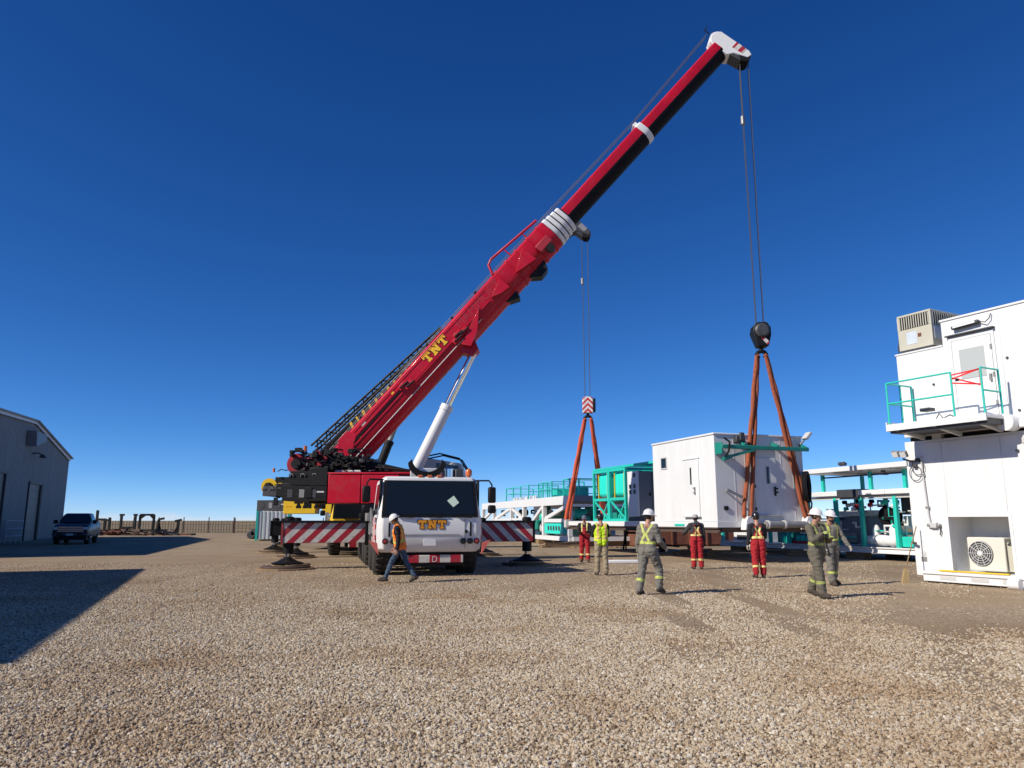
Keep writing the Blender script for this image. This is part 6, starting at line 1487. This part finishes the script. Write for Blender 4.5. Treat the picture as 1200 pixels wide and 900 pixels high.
    # hat
    HM = Matrix.Scale(scale, 4) @ Matrix.Translation((0, 0, dz)) @ xform(hb, hx, hz)
    hm = {'white': H_white, 'black': H_black, 'cap': H_grey, 'blue': H_blue}[hat]
    hh = MB(HM)
    n = 24; vs = []; prof = [(.118, .150), (.121, .165), (.116, .205), (.094, .245), (.055, .268), (.012, .275)] if hat in ('white', 'black') else [(.100, .135), (.104, .16), (.098, .195), (.075, .222), (.04, .235), (.01, .238)]
    for (r, h) in prof:
        for j in range(n):
            a = 2 * PI * j / n; vs.append((r * .92 * math.cos(a), r * 1.08 * math.sin(a) + .004, h))
    fs = [(i * n + j, i * n + (j + 1) % n, (i + 1) * n + (j + 1) % n, (i + 1) * n + j) for i in range(len(prof) - 1) for j in range(n)] + [tuple(len(prof) * n - n + j for j in range(n))]
    hh.add(vs, fs)
    ho = hh.build('hard_hat' if hat in ('white', 'black') else 'cap', hm, t, smooth=60)
    br = MB(HM); full = P.get('fullbrim', hat == 'white'); vs = []; n = 32
    zb = .150 if hat in ('white', 'black') else .137
    for (dr, h) in ((-.012, .004), (0, .0), (1, -.008), (1, -.014), (0, -.008), (-.012, -.004)):
        for j in range(n):
            a = 2 * PI * j / n; ext = (.034 if full else .008) + max(0, math.sin(a)) ** 2 * (.03 if full else .06)
            r0 = .118 if hat in ('white', 'black') else .1
            r = r0 + (ext * dr if dr > 0 else dr)
            vs.append((r * .92 * math.cos(a), r * 1.08 * math.sin(a) + .004, zb + h))
    fs = [(i * n + j, i * n + (j + 1) % n, ((i + 1) % 6) * n + (j + 1) % n, ((i + 1) % 6) * n + j) for i in range(6) for j in range(n)]
    br.add(vs, fs); br.build('brim', hm, ho, smooth=50)
    if hat in ('white', 'black'):
        MB(HM).path([(0, -.12, .19), (0, -.06, .262), (0, 0, .279), (0, .07, .262), (0, .128, .185)], [.004, .009, .01, .009, .004], 8).build('ridge', hm, ho)
    return t

cv = lambda top, tape=C_lime, glove=C_glove: dict(top=top, legs=top, tape=tape, glove=glove)
person('walking man in orange vest, jeans and white hard hat in front of the crane cab', (-2.88, 19.6), math.radians(86),
       dict(lean=9, hpitch=30, hipR=-20, kneeR=14, footR=-24, hipL=27, kneeL=6, footL=4, shL=-6, elL=18, shR=10, elR=20, sabL=6, sabR=6, bag=.84, abag=.92, twist=0),
       dict(top=C_blk, legs=C_jean, tape=C_silver, glove=C_skin), 'white', (C_vesto, C_lime, None), .985, 'plain')
person('man in red coverall and dark jacket facing the camera beside the yellow vest', (2.78, 29.0), math.radians(172),
       dict(shL=20, elL=70, inL=25, shR=25, elR=60, inR=20, hpitch=8, hipL=4, hipR=-3, abdL=3, abdR=3, bag=1.1),
       dict(top=C_blk, legs=C_redc, tape=C_yelt, glove=C_blk, strap=C_redc), 'blue', None, .98, 'bib')
person('man in lime yellow vest and khaki trousers seen from behind', (2.62, 22.3), math.radians(6),
       dict(shL=25, elL=60, inL=20, shR=22, elR=65, inR=15, hyaw=15, hpitch=10, hipL=3, hipR=-4, abdL=3, abdR=2, bag=1.08),
       dict(top=C_blk, legs=C_khaki, tape=C_silver, glove=C_gloveg), 'black', (C_vesty, C_bandy, None), .97, 'plain')
person('worker in grey coverall and white hard hat walking toward the lifted skid', (2.95, 16.5), math.radians(-46),
       dict(lean=4, hipL=-9, kneeL=4, hipR=30, kneeR=38, footR=-10, shR=14, elR=42, inR=10, shL=-6, elL=16, hyaw=-18, hpitch=4, abdL=4, abdR=5, sabR=12, bag=1.14, abag=1.18),
       cv(C_grey, C_lime, C_glove), 'white', None, 1.0)
person('worker in red overalls and charcoal hoodie with grey cap seen from behind', (6.08, 25.0), math.radians(4),
       dict(hood=1, shL=18, elL=55, inL=10, sabL=34, shR=2, elR=12, sabR=12, hipL=1, hipR=-2, abdL=2, abdR=2, hpitch=5, bag=1.16, abag=1.1),
       dict(top=C_char, legs=C_redc, tape=C_yelt, glove=C_char, strap=C_redc), 'cap', None, .985, 'bib')
person('worker in red overalls, black shirt and black hard hat seen from behind', (6.90, 21.3), math.radians(-2),
       dict(lean=2, shL=-8, elL=12, sabL=13, shR=20, elR=45, sabR=12, hipL=-4, hipR=3, abdL=2, abdR=2, hyaw=14, hpitch=6, bag=1.16),
       dict(top=C_blk, legs=C_redc, tape=C_yelt, glove=C_glove, strap=C_redc), 'black', None, .985, 'bib')
person('worker in olive coverall walking toward the camera with one arm across his chest', (6.35, 15.85), math.radians(212),
       dict(lean=1, hipR=15, kneeR=8, footR=6, hipL=-14, kneeL=12, footL=-16, shR=24, elR=98, inR=58, sabR=14, shL=22, elL=85, inL=40, sabL=10, hyaw=32, hpitch=6, bag=1.18, abag=1.2),
       cv(C_olive, cloth('dusty_lime_tape', (.36, .4, .11), .7, .1, .2), C_gloveg), 'white', None, 1.0)
person('worker in grey coverall and white hard hat behind the olive one, one arm held out', (7.92, 18.85), math.radians(196),
       dict(shL=18, elL=16, sabL=19, shR=4, elR=15, hipL=-8, kneeL=4, hipR=10, kneeR=6, footR=0, hyaw=10, hpitch=10, beard=1, bag=1.12, abag=1.12),
       cv(C_grey, C_lime, C_glove), 'white', None, 1.0)
